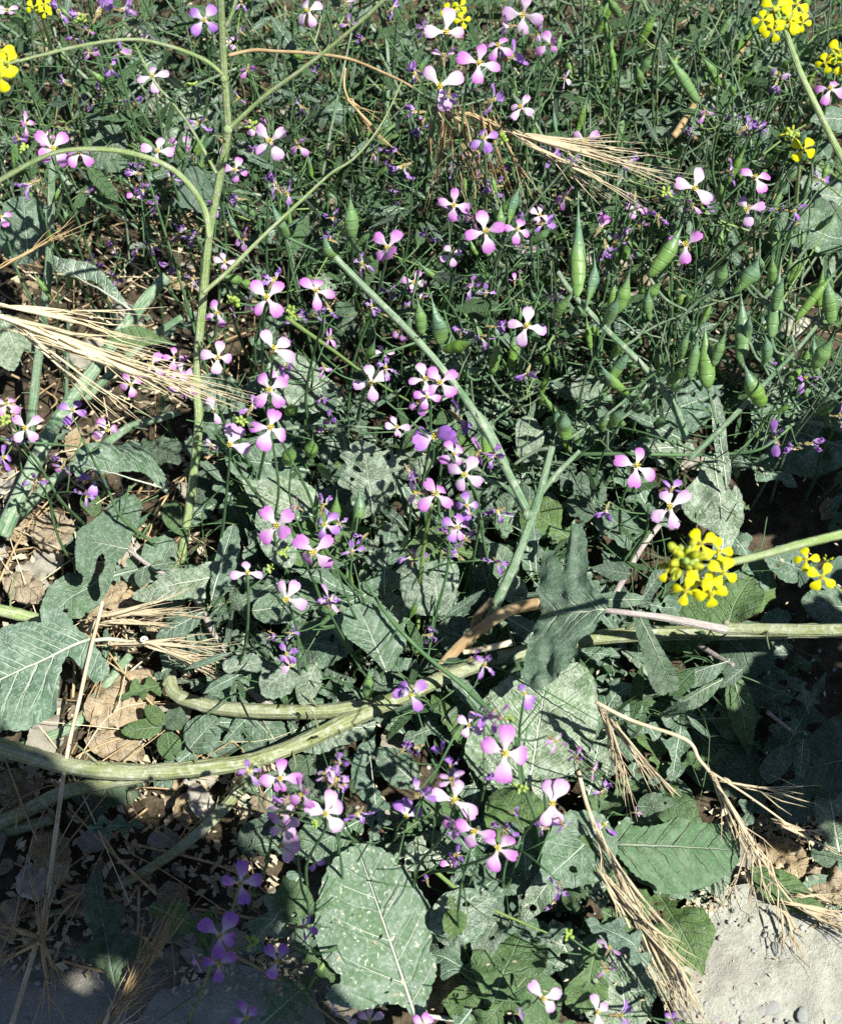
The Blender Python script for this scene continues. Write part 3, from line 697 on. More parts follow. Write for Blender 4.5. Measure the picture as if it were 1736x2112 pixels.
plant('purple shrivelled flowers under the upper dry grass head', .25, [(1024, 353, 22, 20, 'w'), (1021, 384, 22, 180, 'w'), (1133, 320, 22, 0, 'w'), (807, 17, 18, 45, 'w')])
plant('mauve flower with flat spread petals, left one of the upper middle pair', .30, [(936, 423, 37, 80), (975, 450, 28, 200, 's')])
plant('mauve flower with long lower petal, centre of the upper middle group', .31, [(1000, 478, 43, (100, 8, 290, 195))], st=[(1060, 800, .04), (1053, 700, .11), (1046, 600, .19), (1040, 520, .26), (1000, 485, .3)])
plant('small mauve flower at the right end of the upper middle group', .29, [(1067, 474, 31, 75), (1120, 462, 22, 0, 'w', 'u')])
plant('mauve flower with two white lit petals left of the upper middle group', .28, [(801, 510, 39, 48)])
plant('little white flower with bent petals below the upper middle group', .27, [(930, 526, 25, 20, 'o', 'p'), (881, 493, 20, 120, 'w')], st=[(942, 775, .05), (937, 690, .12), (932, 620, .19), (930, 545, .25)])
plant('two upright white petals just above the bright right hand dry awns', .25, [(1206, 290, 32, (150, 30), 'o', 'p'), (1183, 345, 20, 90, 'w')])
plant('white and lilac flower in front of the spotted grey leaf at right top', .24, [(1605, 155, 32, (125, 320), 'o', 'p'), (1600, 172, 18, 250, 'w')])
plant('lilac flower at the right edge under the yellow heads', .26, [(1711, 184, 34, 65)])
plant('small bent lilac flower in the dark tangle at right top', .22, [(1455, 230, 26, 300, 's'), (1533, 265, 24, 30, 'w'), (1560, 262, 18, 0, 'w')])
plant('white two-petalled flower with rolled left petal in the right upper group', .30, [(1430, 388, 44, (65, 322, 165), 'o', 'p'), (1397, 391, 26, 200, 'w'), (1428, 425, 18, 90, 'w', 'm')], bd=[(1372, 398, 14)])
plant('rolled veined purple flower seen from behind in the right upper group', .30, [(1503, 354, 32, 10, 's', 'u')])
plant('lilac flower with four narrow petals, upper right of the right group', .29, [(1557, 367, 34, (135, 20, 300))])
plant('white topped flower with violet lower petal, lowest of the right group', .28, [(1540, 432, 38, (118, 8, 275), 'o', 'p'), (1357, 450, 22, 90, 'w')])
plant('purple half flower on a long brown calyx pointing right', .28, [(1633, 434, 28, 0, 's', 'u'), (1690, 370, 16, 0, 'w')])
plant('long lilac petals spread flat around a fat pod at right', .25, [(1414, 506, 42, (150, 265, 30)), (1384, 530, 18, 80, 's', 'p')])
plant('purple flowers nearly hidden among pods at upper right middle', .24, [(1234, 474, 28, 60, 'w', 'm'), (1248, 506, 24, 280, 'w'), (1292, 330, 20, 0, 'w'), (1309, 408, 20, 270, 'w')])
plant('big mauve cross-shaped flower, upper one at left of centre', .29, [(551, 614, 45, 40), (564, 580, 26, 60, 'w'), (515, 622, 20, 180, 'w', 'u')], bd=[(480, 622, 17), (601, 640, 13)], st=[(572, 880, .06), (548, 800, .14), (541, 730, .19), (545, 650, .26), (551, 622, .28)])
plant('mauve flower with four slim petals right of the big cross-shaped one', .29, [(652, 600, 39, (88, 140, 350, 275)), (679, 636, 22, 300, 'w'), (677, 697, 24, 0, 's')], bd=[(604, 652, 12)])
plant('mauve two-petalled flower against the tall pale stem', .26, [(449, 645, 31, (115, 200, 280)), (479, 646, 12, 30, 's')])
plant('pale flower with dark lower petal below the two-petalled one', .26, [(450, 736, 35, 75, 'o', 'p')])
plant('white lilac flower with yellow anthers in the left middle column', .27, [(563, 721, 44, (128, 42, 345), 'o', 'p')])
plant('mauve flower with four even petals, third in the left middle column', .27, [(557, 803, 44, 40), (518, 843, 24, 60, 'w')])
plant('mauve flower with upright petal, lowest in the left middle column', .27, [(557, 883, 46, 75)], bd=[(500, 868, 14)])
plant('small white flower pair left of the middle column', .23, [(442, 848, 30, (110, 290), 'o', 'p'), (436, 920, 20, 60, 's', 'p')])
plant('half-turned pale flower with violet lower lobe below the middle column', .24, [(474, 916, 44, (50, 340, 85), 'o', 'p')])
plant('white cross-shaped flower at the left edge beside the thick stem', .20, [(54, 883, 37, 45, 'o', 'p'), (15, 834, 28, 60), (5, 945, 30, 20, 's', 'u')], bd=[(12, 868, 14)])
plant('deep mauve flower with slim petals in front of the thick slanting stem', .19, [(150, 847, 31, 70, 'o', 'u'), (221, 888, 32, (20, 210, 120), 'o'), (131, 962, 22, 250, 's')])
plant('dark violet flower hanging in shade under the toothed leaf at left', .08, [(197, 988, 36, (175, 5, 270, 90), 'o', 'u')], extra=False)
plant('pink flowers half hidden behind the bright dry grass head', .17, [(312, 752, 32, 60), (270, 792, 30, 20), (360, 738, 24, 180), (375, 770, 28, 100), (380, 800, 34, 10)])
plant('mauve flower crossed by a thin green stem at centre', .23, [(766, 789, 38, (98, 190, 275, 30)), (669, 758, 22, 300, 's')], st=[(735, 880, .05), (742, 840, .12), (755, 800, .2), (766, 792, .22)])
plant('joined pair of mauve flowers at centre beside the long bluish stem', .25, [(876, 783, 36, 100), (908, 789, 40, 35), (880, 818, 28, 260)])
plant('lone mauve flower with four separate petals right of centre', .27, [(1085, 673, 43, 80)], st=[(1075, 830, .04), (1072, 760, .12), (1080, 700, .22), (1085, 678, .26)])
plant('small pink bud flowers above the lone right flower', .24, [(1061, 581, 18, 90, 's', 'm'), (1146, 611, 18, 290, 's'), (1017, 673, 22, 0, 'w'), (1087, 768, 24, 250, 'w', 'u'), (749, 547, 22, 120, 'w')])
plant('crumpled lilac flowers on a short stem under the joined pair', .21, [(942, 860, 30, 320, 'w'), (898, 898, 44, (0, 180, 200, 20), 'w', 'u')])
plant('white flower, upper one of the centre right group of three', .24, [(959, 979, 42, (62, 155, 330, 240), 'o', 'p'), (936, 936, 32, 30), (985, 934, 26, 60, 'w', 'm')])
plant('mauve flower with wide lit petals, lower one of the centre group of three', .24, [(898, 1018, 45, 45), (861, 1016, 34, 180, 's', 'p')], st=[(862, 1395, .03), (861, 1300, .07), (866, 1200, .12), (878, 1100, .18), (890, 1040, .23)], m='thinlight', w=11)
plant('purple fading flower right below the centre group', .22, [(963, 1042, 30, 0, 'o', 'u'), (941, 1087, 32, 60, 'o', 'u'), (841, 969, 20, 300, 'w'), (970, 1060, 16, 40, 's')])
plant('mauve cross flower above the big yellow head at right', .17, [(1311, 962, 47, 75)])
plant('pale flower with tall white petals between the cross flower and the yellow head', .17, [(1381, 1047, 48, (100, 35, 205, 280), 'o', 'p'), (1384, 1010, 26, 60, 's', 'u'), (1250, 1050, 22, 250, 'w', 'u')])
plant('violet side flower standing on a long pale calyx near the right edge', .14, [(1626, 768, 40, 75, 's', 'u'), (1660, 785, 24, 90, 'w', 'u')], extra=False)
plant('lilac flower cut by the right edge with a long tan calyx', .14, [(1728, 857, 32, 0, 's', 'p')], extra=False)
plant('faded violet flowers in shade near the right edge', .13, [(1598, 905, 30, 120, 'w', 'u'), (1666, 915, 26, 0, 'w'), (1640, 925, 22, 180, 'w')], st=[(1195, 937, .10), (1300, 936, .12), (1400, 938, .12), (1500, 936, .12), (1570, 925, .13), (1630, 880, .13)])
plant('mauve flower, left one of the pair above the two white ones at lower left centre', .21, [(571, 1084, 48, 40), (613, 1046, 24, 150, 's')])
plant('brightest pink cross flower of the lower left centre group', .21, [(647, 1138, 46, 45), (671, 1082, 34, 60, 'o', 'u')], bd=[(585, 1140, 14)])
plant('small white flower seen from the side left of the pink cross flower', .18, [(510, 1182, 34, (0, 95, 190), 's', 'p')], bd=[(558, 1172, 11)])
plant('pale flower with three white petals under the pink cross flower', .19, [(592, 1235, 44, (60, 120, 340), 'o', 'p')])
plant('pale half flower with brown calyx right of the three-petalled one', .19, [(676, 1240, 34, 30, 's', 'p'), (599, 1305, 16, 0, 'w')], st=[(752, 1390, .05), (735, 1355, .08), (705, 1310, .13), (678, 1260, .18)])
plant('spent flower threads on slender branches in the lower middle', .13, [(919, 1150, 24, 300, 'w'), (885, 1310, 20, 0, 'w'), (973, 1357, 18, 20, 'w')], st=[(1015, 1470, .10), (950, 1410, .10), (870, 1345, .12), (800, 1270, .14), (755, 1200, .16)], m='thin', w=10)
plant('violet flower with one sunlit petal on the trailing stem fork', .13, [(847, 1432, 38, (40, 300, 175, 130), 'o', 'u')])
plant('narrow magenta flower in front of the tip of the star shaped leaf', .19, [(1082, 1432, 30, (110, 285, 330), 'o', 'u')])
plant('largest flower of the picture with white eye and deep pink petals', .24, [(1041, 1553, 58, (85, 155, 352, 265), 'o', 'm'), (1009, 1475, 26, 220, 'w', 'u'), (1143, 1527, 30, 330, 's')], bd=[(1050, 1480, 12), (1075, 1625, 15)], w=11, cat='wildflower')
plant('purple fading flowers left of the largest flower', .19, [(912, 1558, 22, 120, 'w', 'u'), (929, 1577, 24, 280, 'w'), (830, 1548, 20, 40, 'w')])
plant('large white flower with violet shaded petals left below the largest flower', .22, [(936, 1651, 54, (75, 330, 165), 'o', 'p'), (932, 1612, 34, 100, 's', 'p'), (946, 1696, 26, 200, 'w', 'm')])
plant('white flower with drooping lilac petals right below the largest flower', .22, [(1138, 1656, 52, (100, 60, 285, 250), 'o', 'p'), (1160, 1700, 26, 300, 's', 'u'), (1057, 1674, 12, 0, 'w', 'u')])
plant('mauve flower with long left petal, left one of the lowest pair', .21, [(980, 1714, 44, (238, 345, 160))])
plant('deep pink flower with four short petals, right one of the lowest pair', .21, [(1026, 1751, 44, (125, 45, 335, 250))], st=[(880, 1800, .05), (940, 1790, .10), (1000, 1770, .16), (1026, 1755, .2)])
plant('pink flower beside the leaf edge on the right of the white one', .17, [(1190, 1565, 26, 130, 's', 'm'), (1221, 1587, 20, 340, 's', 'm')])
plant('rolled violet flower on the dry straw bundle', .10, [(1241, 1704, 34, 40, 's', 'u'), (1311, 1676, 14, 0, 's'), (1243, 1632, 20, 60, 'w')], extra=False)
plant('mauve flower under the node of the trailing stem', .21, [(578, 1605, 42, (85, 190, 270, 0))])
plant('tight group of pale overlapping flowers right of the stem node', .21, [(671, 1678, 48, (70, 20, 315, 160), 'o', 'p'), (690, 1612, 36, 45, 's'), (670, 1600, 26, 110, 's'), (708, 1618, 20, 350, 's', 'u')])
plant('magenta buds and small flower left of the pale group', .20, [(585, 1668, 34, 20, 'o', 'm'), (574, 1652, 18, 90, 's', 'u')], bd=[(622, 1660, 16), (650, 1700, 11)])
plant('white flower over violet petals, lowest of the left bottom group', .19, [(580, 1743, 42, (55, 345, 20, 300), 'o', 'p'), (648, 1776, 26, 300, 's', 'u')])
plant('dim violet flower in shade with a petal pointing up', .17, [(496, 1821, 46, (82, 8, 290, 175), 'o', 'u')])
plant('violet cross flower in the shade, largest of the left bottom', .16, [(455, 1930, 54, (60, 145, 345, 262), 'o', 'u'), (452, 1988, 38, (30, 170, 270), 'o', 'u'), (408, 1984, 20, 200, 's', 'u')], bd=[(520, 1945, 17)])
plant('shaded violet flower between the cross flower and the big spotted leaf', .14, [(572, 1982, 40, (125, 60, 250), 'o', 'u'), (626, 1912, 32, 0, 's', 'u')])
plant('violet flower cut by the bottom edge at left', .10, [(508, 2100, 34, (110, 45, 200), 'o', 'u')], extra=False)
plant('violet flower with upright petals below the leaves in the middle', .15, [(837, 1683, 40, (78, 125, 15), 'o', 'u')])
plant('lilac flower with white lower petals at the bottom right of the big leaf', .13, [(1119, 2059, 42, (130, 15, 315), 'o', 'p'), (1068, 2091, 16, 0, 's', 'u')])
plant('pink petals cut by the bottom edge below the big spotted leaf', .11, [(762, 2106, 32, (90, 30, 160)), (875, 2114, 26, (90, 40, 150)), (718, 2112, 20, (90, 20)), (688, 2082, 14, 45, 's', 'u')], extra=False)
plant('violet and pale flowers along the bottom edge beside the straw', .11, [(1231, 2088, 36, (95, 35, 285), 'o', 'p'), (1275, 2094, 28, 0, 'w', 'u'), (1384, 2106, 20, 90, 's', 'u'), (1489, 2108, 16, 45, 's', 'p')], extra=False)
plant('two lilac flowers hanging on a bristly bud stem at right bottom', .14, [(1255, 1957, 28, 60, 's', 'p'), (1248, 1997, 30, 300, 's', 'm')], bd=[(1170, 1930, 15)])
plant('tiny violet fallen flowers among the leaves right of the big spotted leaf', .06, [(881, 1817, 16, 100, 'w', 'u'), (1143, 1862, 20, 90, 'w'), (263, 1382, 10, 0, 'w', 'u'), (485, 1402, 10, 0, 'w', 'u')][:2], extra=False)
for lab, px, z0, z1, w_, m_ in [('slim yellow green stem slanting right below the big cross-shaped flower', [(590, 655), (640, 690), (690, 725), (740, 762), (800, 802), (852, 832)], .2, .23, 10, 'thinlight'),
        ('thin grey green stem lying level left of centre', [(590, 884), (640, 880), (700, 879), (760, 882), (812, 886)], .12, .12, 10, 'stem_glauc'),
        ('thin green stem running right from the edge of the big spotted leaf', [(895, 1795), (950, 1840), (1010, 1873), (1070, 1900), (1130, 1925)], .06, .08, 10, 'thinlight'),
        ('thin green stem slanting to the bottom edge right of the big spotted leaf', [(900, 1960), (960, 2010), (1030, 2055), (1100, 2105), (1140, 2130)], .04, .05, 10, 'thinlight'),
        ('green stalk at the bottom left of the big spotted leaf', [(670, 1985), (640, 2030), (622, 2070), (615, 2112)], .05, .03, 10, 'thinlight'),
        ('level flowering stalk at the left edge under the white cross flower', [(0, 905), (60, 912), (110, 916), (160, 922)], .15, .15, 8, 'thin'),
        ('thin bluish stem crossing the bright leaf toward the buds at upper left', [(110, 345), (150, 385), (210, 420), (270, 460), (330, 505)], .14, .08, 11, 'stem_glauc')]:
    stem_thing(lab, [(px, z0, z1, w_, w_ * .35, m_, 'main_stem')])

# ------------------------------------------------------------------ mustard heads
def ypetals(): return petal_mesh('petal', M['yellow'], random.uniform(.27, .35), random.random() * 90)
YP = [ypetals() for _ in range(4)]
def mustard(label, x, y, r, z, stem, w, fl, nb=26, bc=(0, 0), br=.5):
    pts = path(stem, z, z, 6); c0 = P(x, y, z); rt = thing('mustard_flower_head', pts[0].copy(), label, 'mustard flower')
    sb = MB(); stem_tube(sb, pts, w, w * .75, 9); s = mpp(c0)
    end = pts[-1]
    for dx, dy, fr, rot in fl:
        c = P(x + dx, y + dy, z + .004 + jit(.006)); n = (tocam(c) * .8 + UP * .2 + RT * dx / r * .25 - UPV * dy / r * .3).normalized()
        f = link('flower', CAL, rt, mtx=Matrix.Translation(-rt.location) @ frame(c, n, fr * s * .95)); link('stamens', STA, f)
        for k in range(4):
            p = link('petal', random.choice(YP), f); p.matrix_local = Matrix.Rotation(R(rot + 90 * k + jit(12)), 4, 'Z') @ Matrix.Rotation(R(jit(16)), 4, 'Y')
        sb.tube(spline([end, (end + c) / 2 - tocam(c) * .004, c - n * fr * s * .6], 4), w * .15 * s, 5)
    bud_cluster(rt, P(x + bc[0], y + bc[1], z), r * s * br, 'ybud', nb); bud_cluster(rt, P(x + bc[0], y + bc[1], z + .004), r * s * br * .55, 'bud', nb // 2)
    part('stem', sb, M['stem'], rt)
mustard('large blurred yellow flower head in front at right, on a stem from the right edge', 1436, 1167, 80, .34, [(1765, 1095, .33), (1700, 1110, .335), (1640, 1125, .34), (1590, 1140, .34), (1505, 1160, .34)], 20,
        [(10, -45, 36, 40), (45, -30, 34, 10), (55, 15, 36, 60), (8, 35, 38, 30), (-22, 52, 32, 80), (30, 58, 34, 20), (-60, 10, 26, 50), (-28, -20, 24, 15)], 30, (-25, -10), .62)
mustard('yellow flower head at the top edge at right, above a long green stem', 1612, 32, 55, .42, [(1770, 390, .36), (1722, 300, .38), (1680, 215, .40), (1650, 150, .41), (1630, 95, .42), (1618, 60, .42)], 15,
        [(15, 8, 34, 20), (-15, -15, 32, 50), (-40, 10, 24, 10), (30, -22, 30, 70), (-18, 32, 24, 30), (42, 15, 20, 80)], 24, (-5, 12), .6)
mustard('small yellow flower head with one fully open flower near the right edge', 1645, 295, 40, .36, [(1640, 420, .30), (1645, 370, .33), (1650, 320, .355)], 9, [(11, 13, 30, 55)], 16, (-12, -15), .55)
mustard('yellow flower head cut by the right edge', 1726, 116, 42, .40, [(1770, 200, .38), (1745, 150, .40), (1730, 125, .40)], 9, [(5, -10, 30, 30), (-25, 14, 24, 10), (14, 16, 26, 60)], 12, (0, 5), .5)
mustard('two open yellow flowers behind the big head at the right edge', 1680, 1172, 40, .24, [(1740, 1225, .20), (1710, 1200, .23), (1690, 1185, .235)], 8, [(-18, -18, 28, 90), (14, 18, 33, 60)], 6, (25, -18), .3)
mustard('small yellow flower head at the top edge left', 82, 14, 28, .36, [(110, 110, .28), (95, 60, .33), (85, 25, .355)], 8, [(-12, 2, 18, 30), (10, -4, 18, 50), (12, 10, 14, 70)], 10, (0, 6), .6)
mustard('yellow flower head cut by the left edge on the arching branch', 4, 130, 46, .47, [(40, 124, .47), (20, 130, .47), (10, 132, .47)], 8, [(-5, -25, 32, 20), (12, 0, 28, 50), (-4, 28, 34, 10)], 10, (0, 0), .5)
mustard('small yellow flower head at the top edge behind the mauve group', 940, 24, 30, .31, [(905, 120, .24), (925, 60, .28), (938, 30, .30)], 8, [(-14, 0, 20, 20), (8, -10, 18, 60), (14, 18, 18, 10)], 10, (0, 0), .6)

# ------------------------------------------------------------------ pod stems
def pod_plant(label, stem, z0, z1, w, pods, m='stem_glauc', twigs=()):
    pts = path(stem, z0, z1, 6); rt = thing('pod_stem', pts[0].copy(), label, 'seed pods'); sb = MB(); stem_tube(sb, pts, w, w * .6, 8)
    for p in pods:
        zb = p[5] if len(p) > 5 else None
        if zb is None: zb = min(pts, key=lambda q: (q - P(p[0], p[1], q.z)).length).z + .005
        b = pod(rt, p[:2], p[2:4], p[4] * 1.08, zb, zb + .035); a = min(pts, key=lambda q: (q - b).length + .3 * max(0, q.z - b.z))
        sb.tube(spline([a, (a + b) / 2 + Vector((jit(.003), jit(.003), -.005)), b], 5), .0011, 5)
    for a, b_ in twigs: sb.tube([P(a[0], a[1], z1), P(b_[0], b_[1], z1 + .01)], .0009, 5)
    part('stem', sb, M[m], rt); return rt
pod_plant('tallest plump pod cluster on a bluish stem slanting down at right of centre', [(1415, 905), (1390, 840), (1330, 760), (1240, 670), (1180, 605), (1150, 560)], .17, .29, 16,
          [(1187, 612, 1192, 395, 34), (1205, 640, 1222, 500, 26), (1140, 655, 1185, 595, 22), (1270, 645, 1300, 545, 32), (1245, 665, 1275, 600, 26), (1340, 660, 1342, 580, 24), (1172, 905, 1160, 850, 36), (1260, 880, 1300, 830, 26), (1245, 885, 1252, 850, 22), (1292, 815, 1225, 735, 26)])
pod_plant('group of fat upright pods with long beaks near the right edge', [(1420, 948), (1480, 890), (1530, 840), (1574, 793), (1630, 735), (1690, 663), (1725, 610)], .20, .27, 13,
          [(1530, 748, 1526, 588, 34), (1570, 840, 1528, 738, 38), (1590, 697, 1612, 530, 32), (1573, 750, 1572, 680, 30), (1675, 757, 1722, 680, 34), (1716, 668, 1700, 555, 32), (1545, 705, 1548, 640, 18), (1590, 590, 1592, 515, 20)], twigs=[((1640, 730), (1632, 690)), ((1600, 765), (1612, 790))])
pod_plant('pod with pinched waist standing left of the fat pods at right', [(1485, 900), (1472, 850), (1460, 800), (1455, 740)], .20, .25, 8, [(1458, 800, 1452, 655, 38), (1470, 755, 1502, 670, 22), (1420, 780, 1440, 680, 24), (1400, 740, 1430, 660, 20)])
pod_plant('thick curved pods pointing up behind the right group', [(1400, 660), (1440, 620), (1470, 600), (1520, 560)], .22, .27, 9, [(1510, 605, 1570, 500, 42), (1338, 572, 1415, 448, 38), (1478, 590, 1505, 530, 28), (1600, 640, 1622, 560, 24), (1640, 660, 1740, 540, 20)])
pod_plant('egg shaped pod on a straight stalk left of the upper middle flowers', [(735, 640), (728, 560), (726, 490)], .12, .28, 7, [(726, 488, 722, 392, 32, .28), (592, 490, 560, 405, 26, .26)], 'thin')
pod_plant('fat bud pod at the upper end of the long bluish stem', [(760, 600), (720, 562), (690, 530)], .215, .24, 12, [(694, 536, 660, 470, 34, .24)])
pod_plant('three green pods beside the long bluish stem at centre', [(965, 780), (955, 730), (930, 690), (915, 640)], .17, .23, 8, [(908, 712, 888, 605, 34), (870, 690, 858, 605, 26), (915, 722, 992, 698, 26), (842, 690, 846, 640, 18), (755, 740, 775, 690, 20), (1015, 770, 1030, 690, 22)], 'thin')
pod_plant('round green pods left of the leaf with insect holes', [(640, 1000), (630, 950), (640, 920)], .05, .10, 6, [(642, 940, 645, 895, 28), (590, 955, 602, 915, 30), (658, 958, 692, 1005, 20), (590, 850, 620, 835, 24)], 'thin')
pod_plant('banded pods rising in front of the dusty leaf at lower centre left', [(700, 1150), (720, 1120), (730, 1090)], .06, .12, 7, [(730, 1095, 737, 990, 32), (690, 1080, 695, 1010, 22), (655, 1085, 650, 1000, 20), (745, 1180, 770, 1130, 22), (728, 1215, 715, 1160, 18)], 'thin')
pod_plant('long pod leaning on the long bluish stem below centre', [(1030, 985), (1015, 960), (1005, 945)], .10, .12, 8, [(1006, 950, 1000, 850, 26, .13)], 'thin')
pod_plant('grey green pod on the fork of slim stems near the trailing stem', [(690, 1290), (720, 1340), (755, 1395)], .12, .07, 10, [(757, 1440, 762, 1370, 24, .08), (660, 1290, 720, 1230, 12), (845, 1275, 862, 1218, 14, .1)], 'thin')
pod_plant('yellow green pod lying in the left litter', [(310, 1080), (300, 1095), (290, 1110)], .03, .03, 6, [(275, 1100, 322, 1050, 16, .035)], 'thin')
# ------------------------------------------------------------------ large leaves drawn one by one
LF = place_leaf
LF('largest broad spotted grey green leaf with scalloped edge, lying at the bottom centre', (857, 2099), (735, 1742), .035, .085, 'leaf_spot', [(735, 1742), (698, 1764), (672, 1797), (658, 1841), (652, 1882), (649, 1926), (662, 1963), (681, 1990), (700, 2008), (704, 2021), (684, 2033), (672, 2055), (694, 2070), (742, 2079), (776, 2074), (810, 2067), (837, 2078), (857, 2101), (874, 2096), (880, 2062), (890, 2028), (897, 1984), (888, 1962), (878, 1968), (890, 1925), (893, 1889), (880, 1861), (857, 1824), (830, 1783), (796, 1756), (762, 1744)],
   face=.5, tooth=.020, period=.055, nl=3, step=.028, fold=.09, curl=.3, wave=.018, edge=.035, pucker=.006, crinkle=.008, petiole=[(880, 2095, .03), (950, 2105, .02), (1010, 2120, .015)])
LF('broad ribbed green leaf with toothed edge above the dusty path at right', (1265, 1743), (1523, 1756), .09, .075, 'leaf_rib', [(1258, 1726), (1282, 1698), (1312, 1709), (1363, 1702), (1394, 1688), (1428, 1698), (1472, 1702), (1503, 1715), (1523, 1742), (1521, 1778), (1500, 1800), (1472, 1821), (1435, 1834), (1397, 1844), (1363, 1842), (1340, 1821), (1316, 1812), (1292, 1793), (1270, 1762)],
   face=.4, tooth=.020, period=.062, nl=7, step=.03, fold=.06, curl=.5, wave=.02, edge=.06, pucker=.022, nlat=7)
LF('big dusty lobed leaf cut by the left edge above the trailing stem', (183, 1320), (-90, 1450), .08, .06, 'leaf', [(163, 1299), (143, 1272), (112, 1250), (90, 1262), (92, 1287), (61, 1284), (24, 1293), (-10, 1306), (-80, 1340), (-130, 1400), (-110, 1480), (-30, 1512), (17, 1507), (44, 1510), (78, 1497), (112, 1476), (122, 1456), (129, 1415), (133, 1374), (146, 1354), (163, 1371), (184, 1395), (197, 1408), (221, 1396), (224, 1371), (204, 1344), (190, 1320)],
   face=.4, nl=6, step=.03, fold=.14, wave=.03, pucker=.008, petiole=[(225, 1318, .07), (290, 1330, .05)])
LF('dark star shaped leaf with upright and hanging lobes, near and high in the middle right', (1246, 1258), (1112, 1273),   .165, .14, 'leaf_mid', [(1250, 1238), (1232, 1221), (1215, 1191), (1215, 1144), (1208, 1105), (1196, 1080), (1176, 1098), (1167, 1125), (1168, 1160), (1160, 1188), (1155, 1160), (1146, 1137), (1122, 1140), (1111, 1168), (1113, 1214), (1118, 1261), (1106, 1291), (1092, 1326), (1085, 1366), (1079, 1400), (1097, 1419), (1115, 1424), (1134, 1410), (1160, 1396), (1183, 1363), (1192, 1338), (1213, 1312), (1232, 1289), (1246, 1270)],
   face=.3, tooth=.02, period=.16, nl=3, step=.06, fold=.10, curl=.10, wave=.06, edge=.05, pucker=0.004, crinkle=.012)
LF('pale veined leaf with insect holes, upright at the centre', (769, 1061), (749, 911), .12, .17, 'leaf_pale', [(760, 1050), (745, 1030), (722, 1010), (698, 1000), (703, 979), (715, 959), (701, 939), (711, 930), (725, 928), (722, 912), (749, 908), (773, 917), (790, 932), (807, 926), (817, 956), (808, 979), (813, 1010), (793, 1044), (779, 1058)],
   holes=[(739, 962, 11), (800, 942, 6), (774, 1025, 4), (765, 936, 4), (726, 985, 5)], face=.6, tooth=.02, period=.13, nl=5, fold=.1, petiole=[(772, 1075, .05), (775, 1100, .03)])
LF('long toothed leaf with drooping right end under the slanting stem at left', (340, 1010), (150, 955), .10, .13, 'leaf', [(153, 949), (170, 920), (211, 911), (240, 922), (272, 908), (292, 918), (316, 948), (328, 966), (342, 990), (345, 1022), (323, 1002), (300, 982), (272, 974), (218, 979), (184, 968), (158, 984)], face=.5, tooth=.015, period=.06, fold=.12, nl=6, wave=.04)
LF('dull brownish grey leaf right behind the long toothed leaf', (300, 930), (372, 940), .08, .10, 'leaf_dark', [(292, 905), (320, 910), (350, 905), (374, 915), (376, 935), (371, 956), (345, 958), (326, 968), (310, 945)], face=.4, wave=.06)
LF('deeply lobed grey leaf with curled end on a purplish twig at left', (265, 1133), (182, 1118), .07, .085, 'leaf', [(275, 1105), (290, 1070), (299, 1035), (275, 1018), (235, 1030), (210, 1058), (185, 1078), (162, 1095), (156, 1130), (158, 1172), (178, 1190), (195, 1180), (200, 1152), (212, 1143), (215, 1170), (204, 1195), (210, 1222), (224, 1222), (235, 1185), (240, 1160), (256, 1147)], face=.5, step=.06, tooth=.03, period=.1, nl=3, fold=.08, curl=.15, wave=.05)
LF('small oval leaflet hanging from the twig beside the lobed leaf', (298, 1170), (290, 1212), .06, .05, 'leaf', wpx=32, face=.4)
LF('small folded leaflet on the twig above the tan litter', (312, 1168), (366, 1160), .07, .07, 'leaf', wpx=20, face=.3, kind='lance')
LF('wide flat grey leaf pointing left in the lower left middle', (415, 1195), (274, 1230), .085, .075, 'leaf_pale', [(274, 1234), (285, 1218), (320, 1205), (355, 1178), (400, 1172), (435, 1158), (452, 1162), (432, 1190), (425, 1212), (420, 1243), (390, 1236), (350, 1242), (300, 1243)], face=.3, fold=.05, curl=.2, tooth=.008, nl=4)
LF('narrow folded leaf standing upright above the wide flat grey leaf', (435, 1242), (480, 1085), .07, .11, 'leaf', [(470, 1088), (490, 1085), (497, 1130), (490, 1165), (480, 1190), (462, 1222), (437, 1245), (438, 1195), (447, 1150), (456, 1112)], face=.6, tooth=.02, period=.09, fold=.25, nl=4)
LF('drooping leaf under the twig beside the dry awns', (421, 1262), (325, 1318), .075, .06, 'leaf', [(421, 1262), (410, 1290), (385, 1312), (350, 1325), (322, 1318), (340, 1295), (375, 1275)], face=.3, fold=.2, nl=4)
LF('broad puckered dusty leaf behind the largest flower', (1085, 1655), (1130, 1372), .045, .09, 'leaf_pale', [(985, 1600), (958, 1560), (972, 1500), (1000, 1440), (1050, 1395), (1120, 1372), (1190, 1368), (1222, 1398), (1232, 1450), (1227, 1520), (1200, 1575), (1160, 1610), (1130, 1640), (1085, 1660), (1030, 1650)], face=.45, tooth=.02, period=.075, nl=7, step=.032, pucker=.028, nlat=9, curl=.3)
LF('shaded grey leaf with wavy edge at the top edge behind the high yellow head', (1585, -20), (1600, 172), .05, .06, 'leaf', [(1495, -20), (1520, 22), (1556, 28), (1520, 50), (1512, 90), (1522, 115), (1540, 140), (1560, 160), (1600, 174), (1640, 170), (1652, 120), (1655, 60), (1640, -20)], face=.35, tooth=.02, period=.08, nl=5)
LF('round veined leaf below the pink cross flower', (905, 1268), (890, 1150), .10, .13, 'leaf_pale', [(830, 1170), (848, 1153), (880, 1160), (920, 1152), (944, 1168), (945, 1200), (938, 1230), (920, 1266), (885, 1268), (842, 1260), (826, 1212)], face=.4, nl=5, pucker=.015)
LF('broad toothed leaf crossed by slim stems at lower centre', (795, 1382), (735, 1245), .10, .14, 'leaf', [(712, 1262), (735, 1245), (790, 1253), (828, 1298), (837, 1330), (820, 1355), (810, 1372), (795, 1385), (770, 1357), (740, 1332), (705, 1302)], face=.4, nl=5, step=.035)
